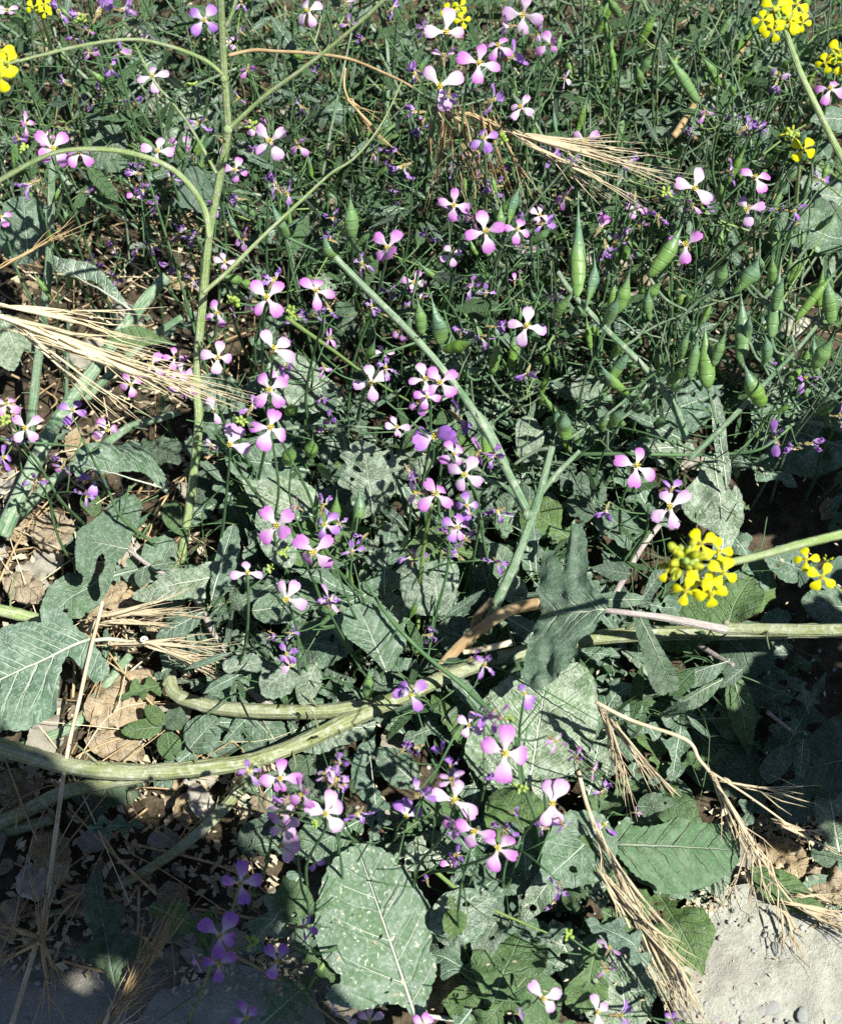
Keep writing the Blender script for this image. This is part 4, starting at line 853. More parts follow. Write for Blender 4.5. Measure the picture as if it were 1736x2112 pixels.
LF('pale leaf with clear veins left of the leaf with insect holes', (640, 1062), (500, 1000), .11, .13, 'leaf_pale', [(500, 990), (530, 993), (560, 985), (600, 985), (640, 1002), (658, 1025), (650, 1060), (620, 1076), (590, 1065), (560, 1055), (520, 1035)], face=.45)
LF('light dusty leaf in sun left of the flower crossed by a stem', (700, 830), (560, 745), .09, .12, 'leaf_pale', [(558, 740), (600, 728), (640, 745), (670, 775), (695, 800), (703, 832), (660, 850), (620, 852), (585, 840), (560, 810), (550, 770)], face=.35, nl=6)
LF('toothed leaf piece below the light dusty leaf', (655, 800), (690, 850), .10, .10, 'leaf', wpx=46, face=.4)
LF('large beige leaf with folded edge below the pods at right', (1470, 935), (1490, 1110), .10, .07, 'leaf_pale', [(1465, 930), (1490, 985), (1518, 1040), (1530, 1078), (1500, 1112), (1460, 1092), (1412, 1062), (1405, 1020), (1435, 985)], face=.4, tooth=.006, wave=.06, nl=4)
LF('narrow upright dusty leaf under the pods at right', (1497, 1010), (1470, 815), .10, .17, 'leaf_pale', [(1465, 818), (1482, 820), (1494, 870), (1497, 920), (1505, 960), (1497, 1008), (1484, 970), (1470, 915)], face=.6, tooth=.006, fold=.2, nl=4)
LF('spear shaped grey leaf pointing left below the bluish pod stem', (1402, 906), (1285, 850), .13, .14, 'leaf', wpx=34, kind='lance', face=.4, tooth=.004)
LF('twisted dark leaf with round toothed end below the big yellow head', (1316, 1268), (1388, 1428), .15, .10, 'leaf_dark', [(1308, 1268), (1330, 1265), (1342, 1300), (1370, 1350), (1390, 1385), (1398, 1420), (1370, 1430), (1350, 1425), (1330, 1390), (1318, 1340), (1308, 1300)], face=.55, fold=.1, curl=.2)
LF('toothed grey leaf pointing left, upper one below the pale stalk', (1502, 1363), (1392, 1402), .09, .08, 'leaf', [(1502, 1360), (1475, 1372), (1440, 1378), (1405, 1390), (1390, 1402), (1410, 1420), (1440, 1418), (1475, 1400)], face=.35, period=.09)
LF('toothed grey leaf pointing left, lower one below the pale stalk', (1488, 1402), (1392, 1458), .085, .07, 'leaf', [(1490, 1398), (1455, 1415), (1415, 1435), (1390, 1455), (1410, 1464), (1440, 1460), (1470, 1435)], face=.35, period=.1)
LF('small leaf tip on the short purplish stalk', (1530, 1380), (1482, 1420), .09, .08, 'leaf', wpx=28, face=.3, kind='lance')
LF('hanging leaf behind the big yellow head', (1320, 1240), (1370, 1170), .12, .14, 'leaf', [(1318, 1250), (1330, 1215), (1345, 1180), (1372, 1172), (1370, 1195), (1350, 1225), (1335, 1248)], face=.5, period=.12)
LF('folded dark leaf between the star shaped leaf and the purplish stalk', (1300, 1185), (1218, 1172), .10, .10, 'leaf_dark', wpx=40, face=.3, kind='lance', fold=.2)
LF('fresh green toothed leaf left of the dry straw bundle at bottom', (1165, 1822), (1214, 1722), .09, .11, 'leaf_green', [(1150, 1800), (1170, 1768), (1178, 1740), (1200, 1722), (1220, 1730), (1230, 1765), (1237, 1795), (1225, 1818), (1190, 1824), (1160, 1828)], face=.5, period=.08)
LF('pointed green toothed leaf right of the bristly bud stem', (1238, 1878), (1346, 1938), .10, .09, 'leaf_green', [(1238, 1875), (1265, 1875), (1300, 1885), (1328, 1905), (1348, 1934), (1310, 1938), (1275, 1938), (1250, 1905)], face=.45, fold=.2, period=.1, wave=.05)
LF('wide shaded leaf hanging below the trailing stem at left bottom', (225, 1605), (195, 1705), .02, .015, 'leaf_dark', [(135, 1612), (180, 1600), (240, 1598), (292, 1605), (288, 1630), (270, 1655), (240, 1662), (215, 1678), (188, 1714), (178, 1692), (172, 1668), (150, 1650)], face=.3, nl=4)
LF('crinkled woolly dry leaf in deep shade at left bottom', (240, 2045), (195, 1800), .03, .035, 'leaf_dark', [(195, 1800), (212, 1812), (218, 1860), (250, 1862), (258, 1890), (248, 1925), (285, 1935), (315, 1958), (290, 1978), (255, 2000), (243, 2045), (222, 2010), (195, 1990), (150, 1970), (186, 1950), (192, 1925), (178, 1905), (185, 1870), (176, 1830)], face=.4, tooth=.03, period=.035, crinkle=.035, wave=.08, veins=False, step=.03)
LF('large dull grey leaf in half shade at the right edge beside the violet flower', (1770, 900), (1560, 860), .03, .05, 'leaf', [(1560, 790), (1610, 772), (1680, 765), (1770, 770), (1780, 900), (1730, 965), (1660, 985), (1600, 960), (1560, 910), (1545, 850)], face=.3, nl=6)
LF('pale sunlit leaf at the right edge below the upper yellow heads', (1770, 420), (1640, 400), .03, .05, 'leaf_pale', [(1645, 380), (1690, 335), (1770, 320), (1780, 520), (1730, 520), (1690, 490), (1650, 440)], face=.3, nl=5, tooth=.02)
LF('lit ragged leaf edge at the right edge above the fat pods', (1770, 560), (1690, 500), .04, .05, 'leaf_pale', wpx=90, face=.3)
LF('striped grey leaf half folded at the left edge above the dry grass', (60, 540), (50, 408), .14, .18, 'leaf', [(10, 420), (55, 404), (98, 425), (110, 470), (100, 510), (68, 542), (30, 540), (0, 500)], face=.5, wave=.08, tooth=.01, nl=4)
LF('veined leaf behind the split mauve bloom at left top', (250, 285), (178, 330), .16, .14, 'leaf', [(168, 270), (205, 265), (245, 258), (264, 300), (258, 342), (225, 356), (190, 350), (172, 312)], face=.5, nl=4, tooth=.01)
LF('pale dusty leaf at the left edge under the dry grass head', (0, 640), (50, 760), .10, .07, 'leaf_pale', [(-30, 655), (30, 652), (68, 680), (72, 725), (50, 722), (30, 765), (-10, 745), (-40, 700)], face=.4)
LF('dark green leaf with pale midrib behind the bright dry grass head', (372, 714), (222, 692), .17, .17, 'leaf_green', [(372, 714), (335, 700), (300, 680), (255, 682), (222, 693), (245, 714), (290, 718), (340, 712)], face=.4, nl=5)
LF('arched grey leaf over the bluish stems at left', (270, 640), (100, 545), .19, .17, 'leaf_pale', [(268, 638), (240, 595), (200, 558), (150, 545), (105, 530), (118, 565), (150, 580), (200, 590), (235, 620)], face=.4, tooth=.005, nl=4)
LF('shadowed grey leaf right above the big spotted leaf', (935, 1830), (1115, 1800), .05, .06, 'leaf', [(925, 1830), (945, 1790), (990, 1768), (1050, 1762), (1105, 1772), (1122, 1815), (1090, 1842), (1030, 1850), (970, 1848)], face=.35, nl=5)
LF('lobed grey leaf near the bottom edge right of the big spotted leaf', (1130, 1985), (1020, 1960), .05, .05, 'leaf', [(1015, 1978), (1040, 1930), (1052, 1892), (1100, 1890), (1135, 1910), (1145, 1950), (1110, 1962), (1062, 1972)], face=.3, tooth=.03, period=.11)
LF('wide dusty leaf in sun under the bristly bud stem at bottom', (1290, 2115), (1270, 1925), .03, .05, 'leaf_pale', [(1205, 1935), (1240, 1922), (1300, 1930), (1345, 1945), (1352, 2000), (1345, 2060), (1330, 2110), (1270, 2122), (1215, 2105), (1195, 2050), (1190, 1985)], face=.3, nl=5)
LF('curled leaf with white veins left of the largest flower', (775, 1662), (760, 1532), .08, .10, 'leaf', [(738, 1540), (772, 1528), (768, 1560), (752, 1590), (775, 1625), (792, 1652), (772, 1664), (742, 1642), (724, 1598)], face=.5, tooth=.02, period=.12, fold=.2)
LF('dark toothed leaf between the curled leaf and the violet upright flower', (860, 1620), (775, 1545), .05, .06, 'leaf', wpx=70, face=.4)
LF('pale papery leaf under the trailing side stem', (760, 1500), (625, 1515), .05, .05, 'leaf_pale', [(618, 1545), (625, 1500), (680, 1480), (740, 1475), (775, 1485), (760, 1520), (715, 1538), (660, 1555)], face=.3, tooth=.005)
LF('veined leaf with torn end below the bend of the side stem', (520, 1480), (590, 1550), .035, .03, 'leaf', [(498, 1485), (530, 1480), (578, 1488), (600, 1512), (592, 1545), (560, 1552), (530, 1540), (505, 1515)], holes=[(552, 1535, 5), (572, 1535, 4)], face=.4, nl=4)
LF('dull leaf tucked under the trailing stem right of its node', (700, 1560), (600, 1575), .03, .03, 'leaf_dark', [(595, 1572), (620, 1555), (680, 1545), (722, 1550), (692, 1578), (650, 1598), (610, 1598)], face=.3)
LF('small pale leaf on the twig above the side stem', (470, 1380), (556, 1366), .08, .08, 'leaf_pale', [(460, 1367), (500, 1350), (530, 1352), (557, 1366), (530, 1388), (495, 1382), (470, 1390)], face=.35, tooth=.03, period=.2)
LF('grey lobed leaf beside the small pale leaf of the twig', (610, 1370), (540, 1425), .08, .075, 'leaf_pale', [(535, 1405), (555, 1360), (600, 1352), (615, 1395), (595, 1432), (548, 1440)], face=.35, tooth=.03, period=.2)
LF('pointed dusty leaf hanging above the side stem', (650, 1370), (622, 1455), .08, .065, 'leaf_pale', wpx=52, face=.4)
LF('flat leaf under the half-turned flower group at lower left centre', (520, 1260), (640, 1250), .09, .09, 'leaf', wpx=70, face=.4)
LF('green young leaf in the rosette on the left litter', (335, 1500), (250, 1510), .04, .045, 'leaf_green', wpx=42, face=.4)
LF('upper leaf of the green rosette on the left litter', (340, 1495), (300, 1455), .045, .05, 'leaf_green', wpx=34, face=.4)
LF('lower leaf of the green rosette on the left litter', (345, 1510), (355, 1570), .04, .035, 'leaf_green', wpx=50, face=.4)
LF('broad dusty leaf right of the green rosette', (390, 1545), (450, 1480), .035, .045, 'leaf', wpx=80, face=.4)
LF('small grey leaf below the broad dusty leaf beside the rosette', (440, 1545), (492, 1540), .03, .03, 'leaf', wpx=26, face=.4)
LF('dark toothed leaf on the lower left of the white cross flower group', (178, 1015), (200, 1065), .06, .05, 'leaf_green', wpx=42, face=.45)
LF('toothed oval leaf at the foot of the tall pale stem', (345, 1035), (385, 1105), .06, .05, 'leaf_green', wpx=52, face=.45, period=.09)
LF('large dusty leaf behind the foot of the tall stem', (400, 790), (505, 840), .10, .10, 'leaf', wpx=90, face=.4)
LF('bent grey leaf with jagged edge left of the long stem fork', (1130, 880), (1060, 940), .12, .12, 'leaf_pale', [(1068, 865), (1100, 862), (1120, 900), (1112, 930), (1085, 955), (1068, 940), (1062, 905)], face=.4, period=.12)
LF('white edged leaf at right of the long stem in the pods tangle', (1180, 790), (1260, 830), .11, .11, 'leaf_pale', wpx=72, face=.4)
LF('dull shaded leaf at the right edge below the two open yellow flowers', (1770, 1260), (1650, 1240), .05, .05, 'leaf', wpx=90, face=.3)
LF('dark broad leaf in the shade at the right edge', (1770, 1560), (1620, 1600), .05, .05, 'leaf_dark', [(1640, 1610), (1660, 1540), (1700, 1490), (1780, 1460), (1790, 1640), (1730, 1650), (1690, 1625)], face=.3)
LF('grey scalloped leaf before the dark broad leaf', (1640, 1620), (1560, 1590), .06, .06, 'leaf', [(1565, 1585), (1600, 1540), (1640, 1530), (1632, 1575), (1600, 1610), (1580, 1615)], face=.35)
LF('curved scalloped leaf between two dark leaves at the right', (1655, 1525), (1645, 1625), .06, .05, 'leaf', wpx=34, face=.4, kind='lance')
LF('long hanging leaf lit through at the right of the short stalk', (1510, 1390), (1545, 1560), .07, .03, 'leaf_green', wpx=56, kind='lance', face=.4)
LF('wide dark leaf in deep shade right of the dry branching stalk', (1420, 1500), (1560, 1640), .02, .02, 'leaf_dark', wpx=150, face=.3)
LF('leaf behind the awns left of the ribbed leaf', (1400, 1700), (1380, 1600), .04, .06, 'leaf', wpx=80, face=.4)
LF('fuzzy green leaf under the hanging dry spikelets on the path edge', (1560, 1800), (1690, 1890), .04, .04, 'leaf_green', [(1545, 1790), (1580, 1790), (1620, 1800), (1660, 1830), (1700, 1880), (1660, 1890), (1610, 1870), (1570, 1850)], face=.35, tooth=.008)
LF('small skeleton leaf with holes on the right hand litter', (1690, 1735), (1710, 1790), .03, .03, 'leaf', wpx=54, holes=[(1705, 1750, 5)], face=.3)
LF('dark leaf at the foot of the shaded flowers at left bottom', (500, 1760), (560, 1690), .03, .05, 'leaf_dark', wpx=70, face=.3)
LF('half lit leaf below the node of the trailing stem', (540, 1680), (590, 1760), .04, .03, 'leaf', wpx=60, face=.35)

LF('pale dusty leaf added for a sunlit soil patch among the dark stems at upper right', (1560, 270), (1440, 170), .10, .12, 'leaf_pale', wpx=90, face=.4)  # leaf added in place of a pale sunlit patch of soil
LF('grey green leaf crossing the right edge under the cut yellow head', (1770, 250), (1670, 250), .22, .24, 'leaf', wpx=60, face=.4)
LF('pale broad leaf at the upper left corner among dry stalks', (330, 120), (250, 180), .10, .12, 'leaf', wpx=60, face=.4)
LF('toothed grey leaf left below the half-turned flower', (600, 1170), (535, 1050), .11, .12, 'leaf_pale', wpx=70, face=.45)
LF('curled grey leaf over the fork of the long stem', (1060, 1200), (1010, 1120), .09, .11, 'leaf', wpx=60, face=.4)
LF('small scalloped round leaf beside the lower fork of the long stem', (1080, 1240), (1035, 1190), .09, .10, 'leaf_pale', wpx=56, kind='round', face=.4)
LF('narrow jagged leaf right of the lower fork', (1105, 1180), (1100, 1060), .09, .12, 'leaf', wpx=36, kind='lobed', face=.5)
LF('dusty leaf in sun at the bottom edge left of the dry straw bundle', (1010, 2080), (960, 2010), .03, .04, 'leaf', wpx=60, face=.35)
LF('grey leaf lying in shade under the thin green stem at bottom centre', (1000, 1900), (930, 1860), .03, .04, 'leaf', wpx=60, face=.35)
LF('upright narrow dry green leaf at the bottom edge between two flowers', (1015, 2110), (1000, 2030), .03, .07, 'leaf_pale', wpx=22, kind='lance', face=.5)
# ------------------------------------------------------------------ dry leaves and litter
for lab, B, T, wp, m_ in [('tan curled dry leaf below the thick stems at left', (100, 1060), (120, 1135), 90, 'litter'), ('flat buff dry leaf under the purplish twig at left', (235, 1190), (270, 1260), 110, 'litter'),
        ('big buff crumpled dry leaf above the green rosette', (320, 1400), (180, 1490), 110, 'litter'), ('buff dry leaf flake below the crumpled leaf', (180, 1515), (300, 1560), 70, 'litter'),
        ('tan dry leaf strip left of the dry grass heads', (215, 1230), (180, 1330), 34, 'litter'), ('brown dry leaf at the left edge over the cut stalk', (20, 1190), (90, 1240), 70, 'litter'),
        ('tan crumpled dry leaf on the right hand litter beside the ribbed leaf', (1560, 1740), (1660, 1800), 90, 'litter'), ('buff broken dry leaf at the right edge above the path', (1660, 1800), (1745, 1850), 80, 'litter'),
        ('grey dry leaf in shade behind the bottom left straw', (40, 1800), (110, 1850), 70, 'litter_grey'), ('pale dry leaf under the slanting stems at left', (190, 880), (150, 960), 70, 'litter'),
        ('pale round dry leaf scrap below the pods at right', (1410, 930), (1440, 970), 60, 'litter_grey'), ('grey dry leaf scrap right of the pod stems', (1600, 690), (1670, 660), 50, 'litter_grey'),
        ('curled grey dry leaf below the trailing stem node', (395, 1620), (440, 1700), 46, 'litter_grey'), ('dry leaf with lit edge at the right of the ribbed leaf', (1690, 1720), (1740, 1700), 40, 'litter')]:
    LF(lab, B, T, .018 + random.random() * .012, .022 + random.random() * .015, m_, wpx=wp, name='dry_leaf', cat='dry leaf', veins=False, face=.25, crinkle=.06, wave=.10, edge=.2, tooth=.02, period=.11, step=.05, kind=random.choice(['oval', 'round']))

# ------------------------------------------------------------------ dry grass heads
def spike_mesh(m, nm='spikelet'):
    b = MB(); n = 12; cv = jit(.03)
    b.tube([Vector((cv * math.sin(math.pi * i / n), 0, i / n)) for i in range(n + 1)], [max(.035, (math.sin(math.pi * min(1, (i / n) / .62)) ** .8 if i / n < .62 else 0)) * (1 - .55 * (i / n)) for i in range(n + 1)], 5)
    m_ = len(b.v) // 5
    b.tube([Vector((0.05, 0, .1)), Vector((.45, .3, .4)), Vector((.7, .5, .85))], [.5, .35, .03], 4)
    return b.mesh(nm, m)
SPK = {k: [spike_mesh(M[k]) for _ in range(4)] for k in ('straw', 'straw_mid', 'straw_dark')}
def spike(root, b, t, w, m):
    d = t - b
    link('spikelet', random.choice(SPK[m]), root, mtx=Matrix.Translation(b - root.location) @ d.to_track_quat('Z', 'Y').to_matrix().to_4x4() @ Matrix.Rotation(random.uniform(0, 6), 4, 'Z') @ Matrix.Diagonal((w / 2, w / 2, d.length, 1)))
def grass(label, fans, stalk=None, m='straw_mid', cat='dry grass', awns=1.0):
    """fans: (base a, base b, tip a, tip b, count, width px, z base, z tip)"""
    p0 = P(fans[0][0][0], fans[0][0][1], fans[0][6]); rt = thing('dry_grass_head', p0.copy(), label, cat); sb = MB(); aw = MB()
    for (b0, b1, t0, t1, n, wp, zb, zt) in fans:
        o_ = P(b0[0], b0[1], zb)
        for k in range(n):
            f = (k + random.random() * .8) / n; g_ = min(1, max(0, f + jit(.15)))
            b = P(b0[0] + (b1[0] - b0[0]) * g_, b0[1] + (b1[1] - b0[1]) * g_, zb + jit(.006)); t = P(t0[0] + (t1[0] - t0[0]) * f + jit(6), t0[1] + (t1[1] - t0[1]) * f + jit(6), zt + jit(.008))
            t = b + (t - b) * random.uniform(.5, 1.12) + Vector((jit(.004), jit(.004), jit(.006)))
            spike(rt, b, t, wp * random.uniform(.75, 1.2) * mpp(b), m)
            sb.tube(spline([o_, (o_ + b) / 2 + Vector((jit(.002), jit(.002), .002)), b + (t - b) * .1], 3), .0006, 4)
            for q in range(int(2 * awns)):
                e = t + (t - b) * random.uniform(.15, .5) + Vector((jit(.01), jit(.01), jit(.008))); s0 = b + (t - b) * random.uniform(.5, .8)
                aw.tube([s0, (s0 + e) / 2 + Vector((jit(.002), jit(.002), jit(.002))), e], [.00045, .00035, .0001], 3)
    if stalk:
        px, z0, z1, w_ = stalk; pts = path(px, z0, z1, 5); stem_tube(sb, pts, w_, w_ * .7, 6)
    part('stalk', sb, M[m], rt)
    if aw.v: part('awns', aw, M[m], rt)['kind'] = 'stuff'
    return rt
grass('brightest straw coloured grass head entering from the left edge over the stems', [((-30, 645), (120, 690), (300, 735), (400, 830), 9, 15, .28, .27), ((60, 690), (230, 755), (360, 770), (470, 835), 8, 14, .275, .265), ((-20, 628), (60, 640), (180, 640), (280, 700), 4, 12, .29, .28), ((20, 665), (100, 720), (170, 780), (290, 860), 3, 8, .275, .25)], ([(-120, 610), (-60, 632), (20, 660), (120, 700)], .29, .28, 9), 'straw', awns=1.6)
grass('thin brown grass head slanting up from the left edge above the bright one', [((-10, 560), (60, 520), (120, 478), (190, 440), 3, 7, .22, .24)], ([(-60, 590), (0, 555), (70, 515)], .21, .23, 6), 'straw_dark')
grass('tan dry grass head pointing right, upper of two beside the big dusty leaf', [((195, 1275), (260, 1262), (395, 1240), (425, 1270), 6, 11, .07, .08), ((200, 1290), (270, 1275), (330, 1290), (380, 1310), 5, 9, .065, .06)], ([(182, 1310), (195, 1285), (230, 1262), (280, 1255)], .06, .075, 8), awns=1.5)
grass('tan dry grass head with drooping awns, lower of two beside the big dusty leaf', [((225, 1330), (320, 1325), (420, 1322), (440, 1330), 5, 12, .075, .075), ((300, 1330), (350, 1345), (410, 1350), (470, 1410), 10, 9, .075, .06)], ([(20, 2130), (60, 2000), (95, 1870), (118, 1700), (140, 1550), (165, 1440), (185, 1350), (205, 1270), (212, 1240)], .02, .09, 11), awns=1.6)
grass('brown hanging fan of dry grass below the top flower group', [((890, 230), (960, 240), (870, 360), (1000, 400), 12, 8, .28, .22), ((950, 235), (1050, 260), (960, 380), (1110, 400), 10, 8, .28, .22)], ([(470, 115), (520, 104), (570, 106), (640, 110), (720, 122), (790, 150), (850, 180), (910, 225)], .24, .30, 8), m='straw_dark', awns=1.5)
grass('small narrow dry grass head in the tangle right of the crossing stems', [((715, 205), (745, 235), (780, 270), (812, 300), 5, 9, .27, .24)], ([(712, 140), (710, 180), (722, 212)], .29, .27, 6), m='straw_dark')
grass('wide golden fan of dry awns pointing right at upper right', [((1060, 275), (1110, 290), (1290, 305), (1340, 365), 10, 9, .27, .27), ((1070, 285), (1130, 320), (1200, 370), (1320, 400), 7, 8, .27, .24)], ([(980, 245), (1030, 262), (1080, 282)], .28, .27, 7), awns=2.2)
grass('branching orange straw stalk with thin spikelets beside the puckered leaf at right', [((1235, 1465), (1260, 1500), (1265, 1600), (1330, 1660), 7, 7, .14, .07), ((1245, 1470), (1275, 1500), (1340, 1600), (1400, 1660), 5, 6, .13, .08), ((1465, 1600), (1500, 1650), (1530, 1740), (1590, 1800), 6, 8, .12, .08), ((1540, 1740), (1590, 1770), (1500, 1850), (1640, 1880), 6, 6, .09, .07)], ([(1228, 1448), (1300, 1485), (1413, 1525), (1440, 1565), (1462, 1592), (1510, 1670), (1560, 1750)], .15, .09, 9), awns=1.5)
grass('slender hooked spikelets branching right above the litter at right', [((1490, 1610), (1500, 1615), (1600, 1650), (1650, 1625), 3, 7, .11, .10), ((1600, 1690), (1640, 1720), (1680, 1725), (1740, 1740), 4, 8, .09, .06)], ([(1465, 1592), (1540, 1640), (1610, 1690), (1650, 1722)], .12, .08, 5), awns=1.5)
grass('long dry straw bundle slanting down to the bottom edge across the path', [((1215, 1690), (1310, 1840), (1260, 1860), (1400, 1950), 10, 8, .12, .10), ((1235, 1800), (1330, 1900), (1330, 1990), (1440, 1990), 9, 9, .11, .08), ((1270, 1850), (1400, 1990), (1380, 2080), (1480, 2130), 16, 9, .10, .07), ((1300, 1870), (1330, 1930), (1400, 2010), (1490, 2080), 5, 6, .09, .07)], ([(1192, 1590), (1210, 1660), (1235, 1720), (1290, 1830), (1350, 1950), (1420, 2080)], .12, .07, 10), awns=1.3)
grass('dry spikelets with feathery awns lying at the right edge on the path', [((1625, 1860), (1660, 1880), (1720, 1880), (1760, 1950), 8, 9, .05, .045), ((1640, 1850), (1690, 1840), (1740, 1850), (1770, 1880), 5, 9, .05, .05), ((1610, 1880), (1630, 1890), (1625, 1960), (1660, 1950), 4, 8, .05, .045)], ([(1560, 1750), (1600, 1820), (1640, 1870)], .08, .05, 6), awns=2)
grass('shaded straw tuft of bent dry leaves at the left bottom', [((80, 1930), (90, 1940), (-20, 1900), (20, 2000), 5, 11, .05, .05), ((85, 1940), (95, 1950), (100, 2080), (150, 2070), 5, 10, .05, .03), ((80, 1930), (95, 1930), (70, 1830), (120, 1800), 7, 5, .05, .06)], None, 'straw_dark')
grass('brown awned grass head in the shade left of the violet cross flower', [((240, 2080), (260, 2060), (300, 1960), (370, 1900), 12, 6, .035, .06), ((180, 2130), (230, 2100), (260, 2050), (320, 2020), 8, 9, .03, .04)], ([(150, 2150), (200, 2110), (250, 2060)], .03, .035, 8), 'straw_dark', awns=1.6)
grass('pale straw stalks lit by a gap in the shade at the left bottom edge', [((190, 2130), (230, 2135), (240, 2040), (290, 2050), 7, 10, .03, .04)], None, 'straw')

# ------------------------------------------------------------------ ladybird and snail shell
lb = thing('ladybird', P(926, 1369, .056), 'tiny red ladybird on the trailing stem below the centre', 'ladybird'); s = 7 * mpp(lb.location)
a = MB(); a.ball(lb.location + Vector((0, 0, s * .5)), s, Vector((1, -.4, .2)), s * 1.2, 10, 7); part('wing_case', a, M['red'], lb)
a = MB(); a.ball(lb.location + Vector((s * 1.1, -s * .4, s * .5)), s * .5, None, None, 8, 5)
for k in range(6): d = Vector((math.cos(k * 1.05), math.sin(k * 1.05), 0)); a.tube([lb.location + d * s * .6 + UP * s * .3, lb.location + d * s * 1.3], s * .08, 4)
part('head', a, M['black'], lb)
sn = thing('snail_shell', P(297, 1320, .085), 'tiny white snail shell on the lower tan grass head at left', 'snail shell'); s = 7 * mpp(sn.location)
a = MB(); a.tube([sn.location + Vector((math.cos(k * .7) * s * (.9 - k * .04), math.sin(k * .7) * s * (.9 - k * .04), k * s * .05)) for k in range(16)], [s * (.55 - k * .028) for k in range(16)], 7); part('shell', a, M['white'], sn)

LMK = [(770, 1920, 'the big spotted leaf'), (1390, 1765, 'the ribbed leaf'), (60, 1390, 'the big lobed leaf at left'), (1160, 1260, 'the star shaped leaf'), (755, 985, 'the leaf with insect holes'), (250, 950, 'the long toothed leaf'), (230, 1120, 'the lobed leaf on the twig'), (1100, 1500, 'the puckered leaf'), (1041, 1553, 'the largest flower'), (1436, 1167, 'the large yellow head'), (1612, 32, 'the top yellow head'), (1645, 295, 'the small yellow head'), (1680, 1172, 'the two yellow flowers'), (1311, 962, 'the right mauve cross flower'), (1085, 673, 'the lone mauve flower'), (987, 131, 'the top flower group'), (1000, 478, 'the upper middle flowers'), (557, 291, 'the flower by the stem fork'), (551, 614, 'the big cross-shaped flower'), (557, 883, 'the lowest flower of the left column'), (898, 1018, 'the centre flower group'), (647, 1138, 'the pink cross flower'), (671, 1678, 'the pale flower group'), (455, 1930, 'the shaded violet cross flower'), (880, 785, 'the joined mauve pair'), (766, 789, 'the flower crossed by a stem'), (1188, 500, 'the tallest pods'), (1560, 720, 'the fat pods at right'), (1200, 330, 'the golden grass fan'), (240, 720, 'the bright grass head'), (330, 1260, 'the tan grass heads'), (1530, 1700, 'the hanging spikelets'), (1350, 1950, 'the straw bundle'), (520, 1584, 'the trailing stem node'), (600, 1465, 'the bent side stem'), (110, 305, 'the split mauve bloom'), (316, 158, 'the pale flower by the arching branch'), (82, 14, 'the yellow head at left top'), (50, 470, 'the striped leaf'), (1430, 388, 'the white two-petalled flower'), (1605, 155, 'the flower by the grey leaf'), (250, 1450, 'the crumpled dry leaf'), (1650, 1800, 'the right hand litter'), (1060, 1165, 'the fork of the long stem'), (1120, 2060, 'the lilac flower at the bottom'), (1230, 1960, 'the bristly bud stem'), (720, 200, 'the crossing stems'), (801, 510, 'the flower with two lit petals'), (150, 850, 'the deep mauve slim flower'), (60, 1800, 'the shaded straw tuft'), (1300, 640, 'the bluish pod stem'), (1180, 160, 'the half closed top flower')]
seen_l = {}
def where(p, what, size):
    r = p - CAM; d = r.dot(FWD); x = VW / 2 + r.dot(RT) / d / TF * VH / 2; y = VH / 2 - r.dot(UPV) / d / TF * VH / 2
    ls = sorted(LMK, key=lambda q: math.hypot(q[0] - x, q[1] - y))
    for q in ls[:3]:
        dx, dy = x - q[0], y - q[1]
        dr = ('right of' if dx > 0 else 'left of') if abs(dx) > abs(dy) else ('below' if dy > 0 else 'above')
        for s in (what, size + ' ' + what):
            t = s + ' ' + dr + ' ' + q[2]
            if t not in seen_l: seen_l[t] = 1; return t
    for q in ls[3:9]:
        t = what + ' near ' + q[2]
        if t not in seen_l: seen_l[t] = 1; return t
    return t
# ------------------------------------------------------------------ repeats: leaves, pod stems, litter in the tangle
def world_ok(p): return infrustum(p, .06)
PROTO = []; PK = []
for i in range(18):
    kd = random.choice(['oval', 'lyrate', 'lobed', 'lobed', 'lance', 'lyrate']); asp = {'oval': .62, 'lyrate': .6, 'lobed': .5, 'lance': .3}[kd] * random.uniform(.8, 1.2)
    hl = [(random.uniform(.3, .8), jit(.12), random.uniform(.02, .05)) for _ in range(random.choice([0, 0, 1, 2]))]
    vs, fs = leaf_flat(leaf_outline(kd, asp), hl, .07, .02, random.choice([.1, .13]), i * 5)
    PK.append(kd); PROTO.append(leaf_mesh('leaf', vs, fs, dict(seed=i * 9.1, fold=random.uniform(.05, .3), curl=random.uniform(.2, .9), wave=random.uniform(.03, .09), edge=.16, pucker=.014, droop=random.uniform(0, .7), crinkle=.008), 1.0, M[random.choice(['leaf', 'leaf', 'leaf_pale', 'leaf_dark', 'leaf', 'leaf_green'])]))
VUV = {}
for me in PROTO:
    u_ = [(0, 0)] * len(me.vertices); l_ = me.uv_layers[0].data
    for q in me.polygons:
        for li, vi in zip(q.loop_indices, q.vertices): u_[vi] = tuple(l_[li].uv)
    VUV[me.name] = u_
def scat_frame(p, L, tilt, yaw=None):
    n = (UP + Vector((jit(tilt), jit(tilt), 0)) + tocam(p) * .25).normalized(); a = n.orthogonal().normalized(); a = Matrix.Rotation(random.uniform(0, 6.28), 3, n) @ a
    return Matrix.Translation(p) @ Matrix((a, n.cross(a), n)).transposed().to_4x4() @ Matrix.Scale(L, 4)
n = 0
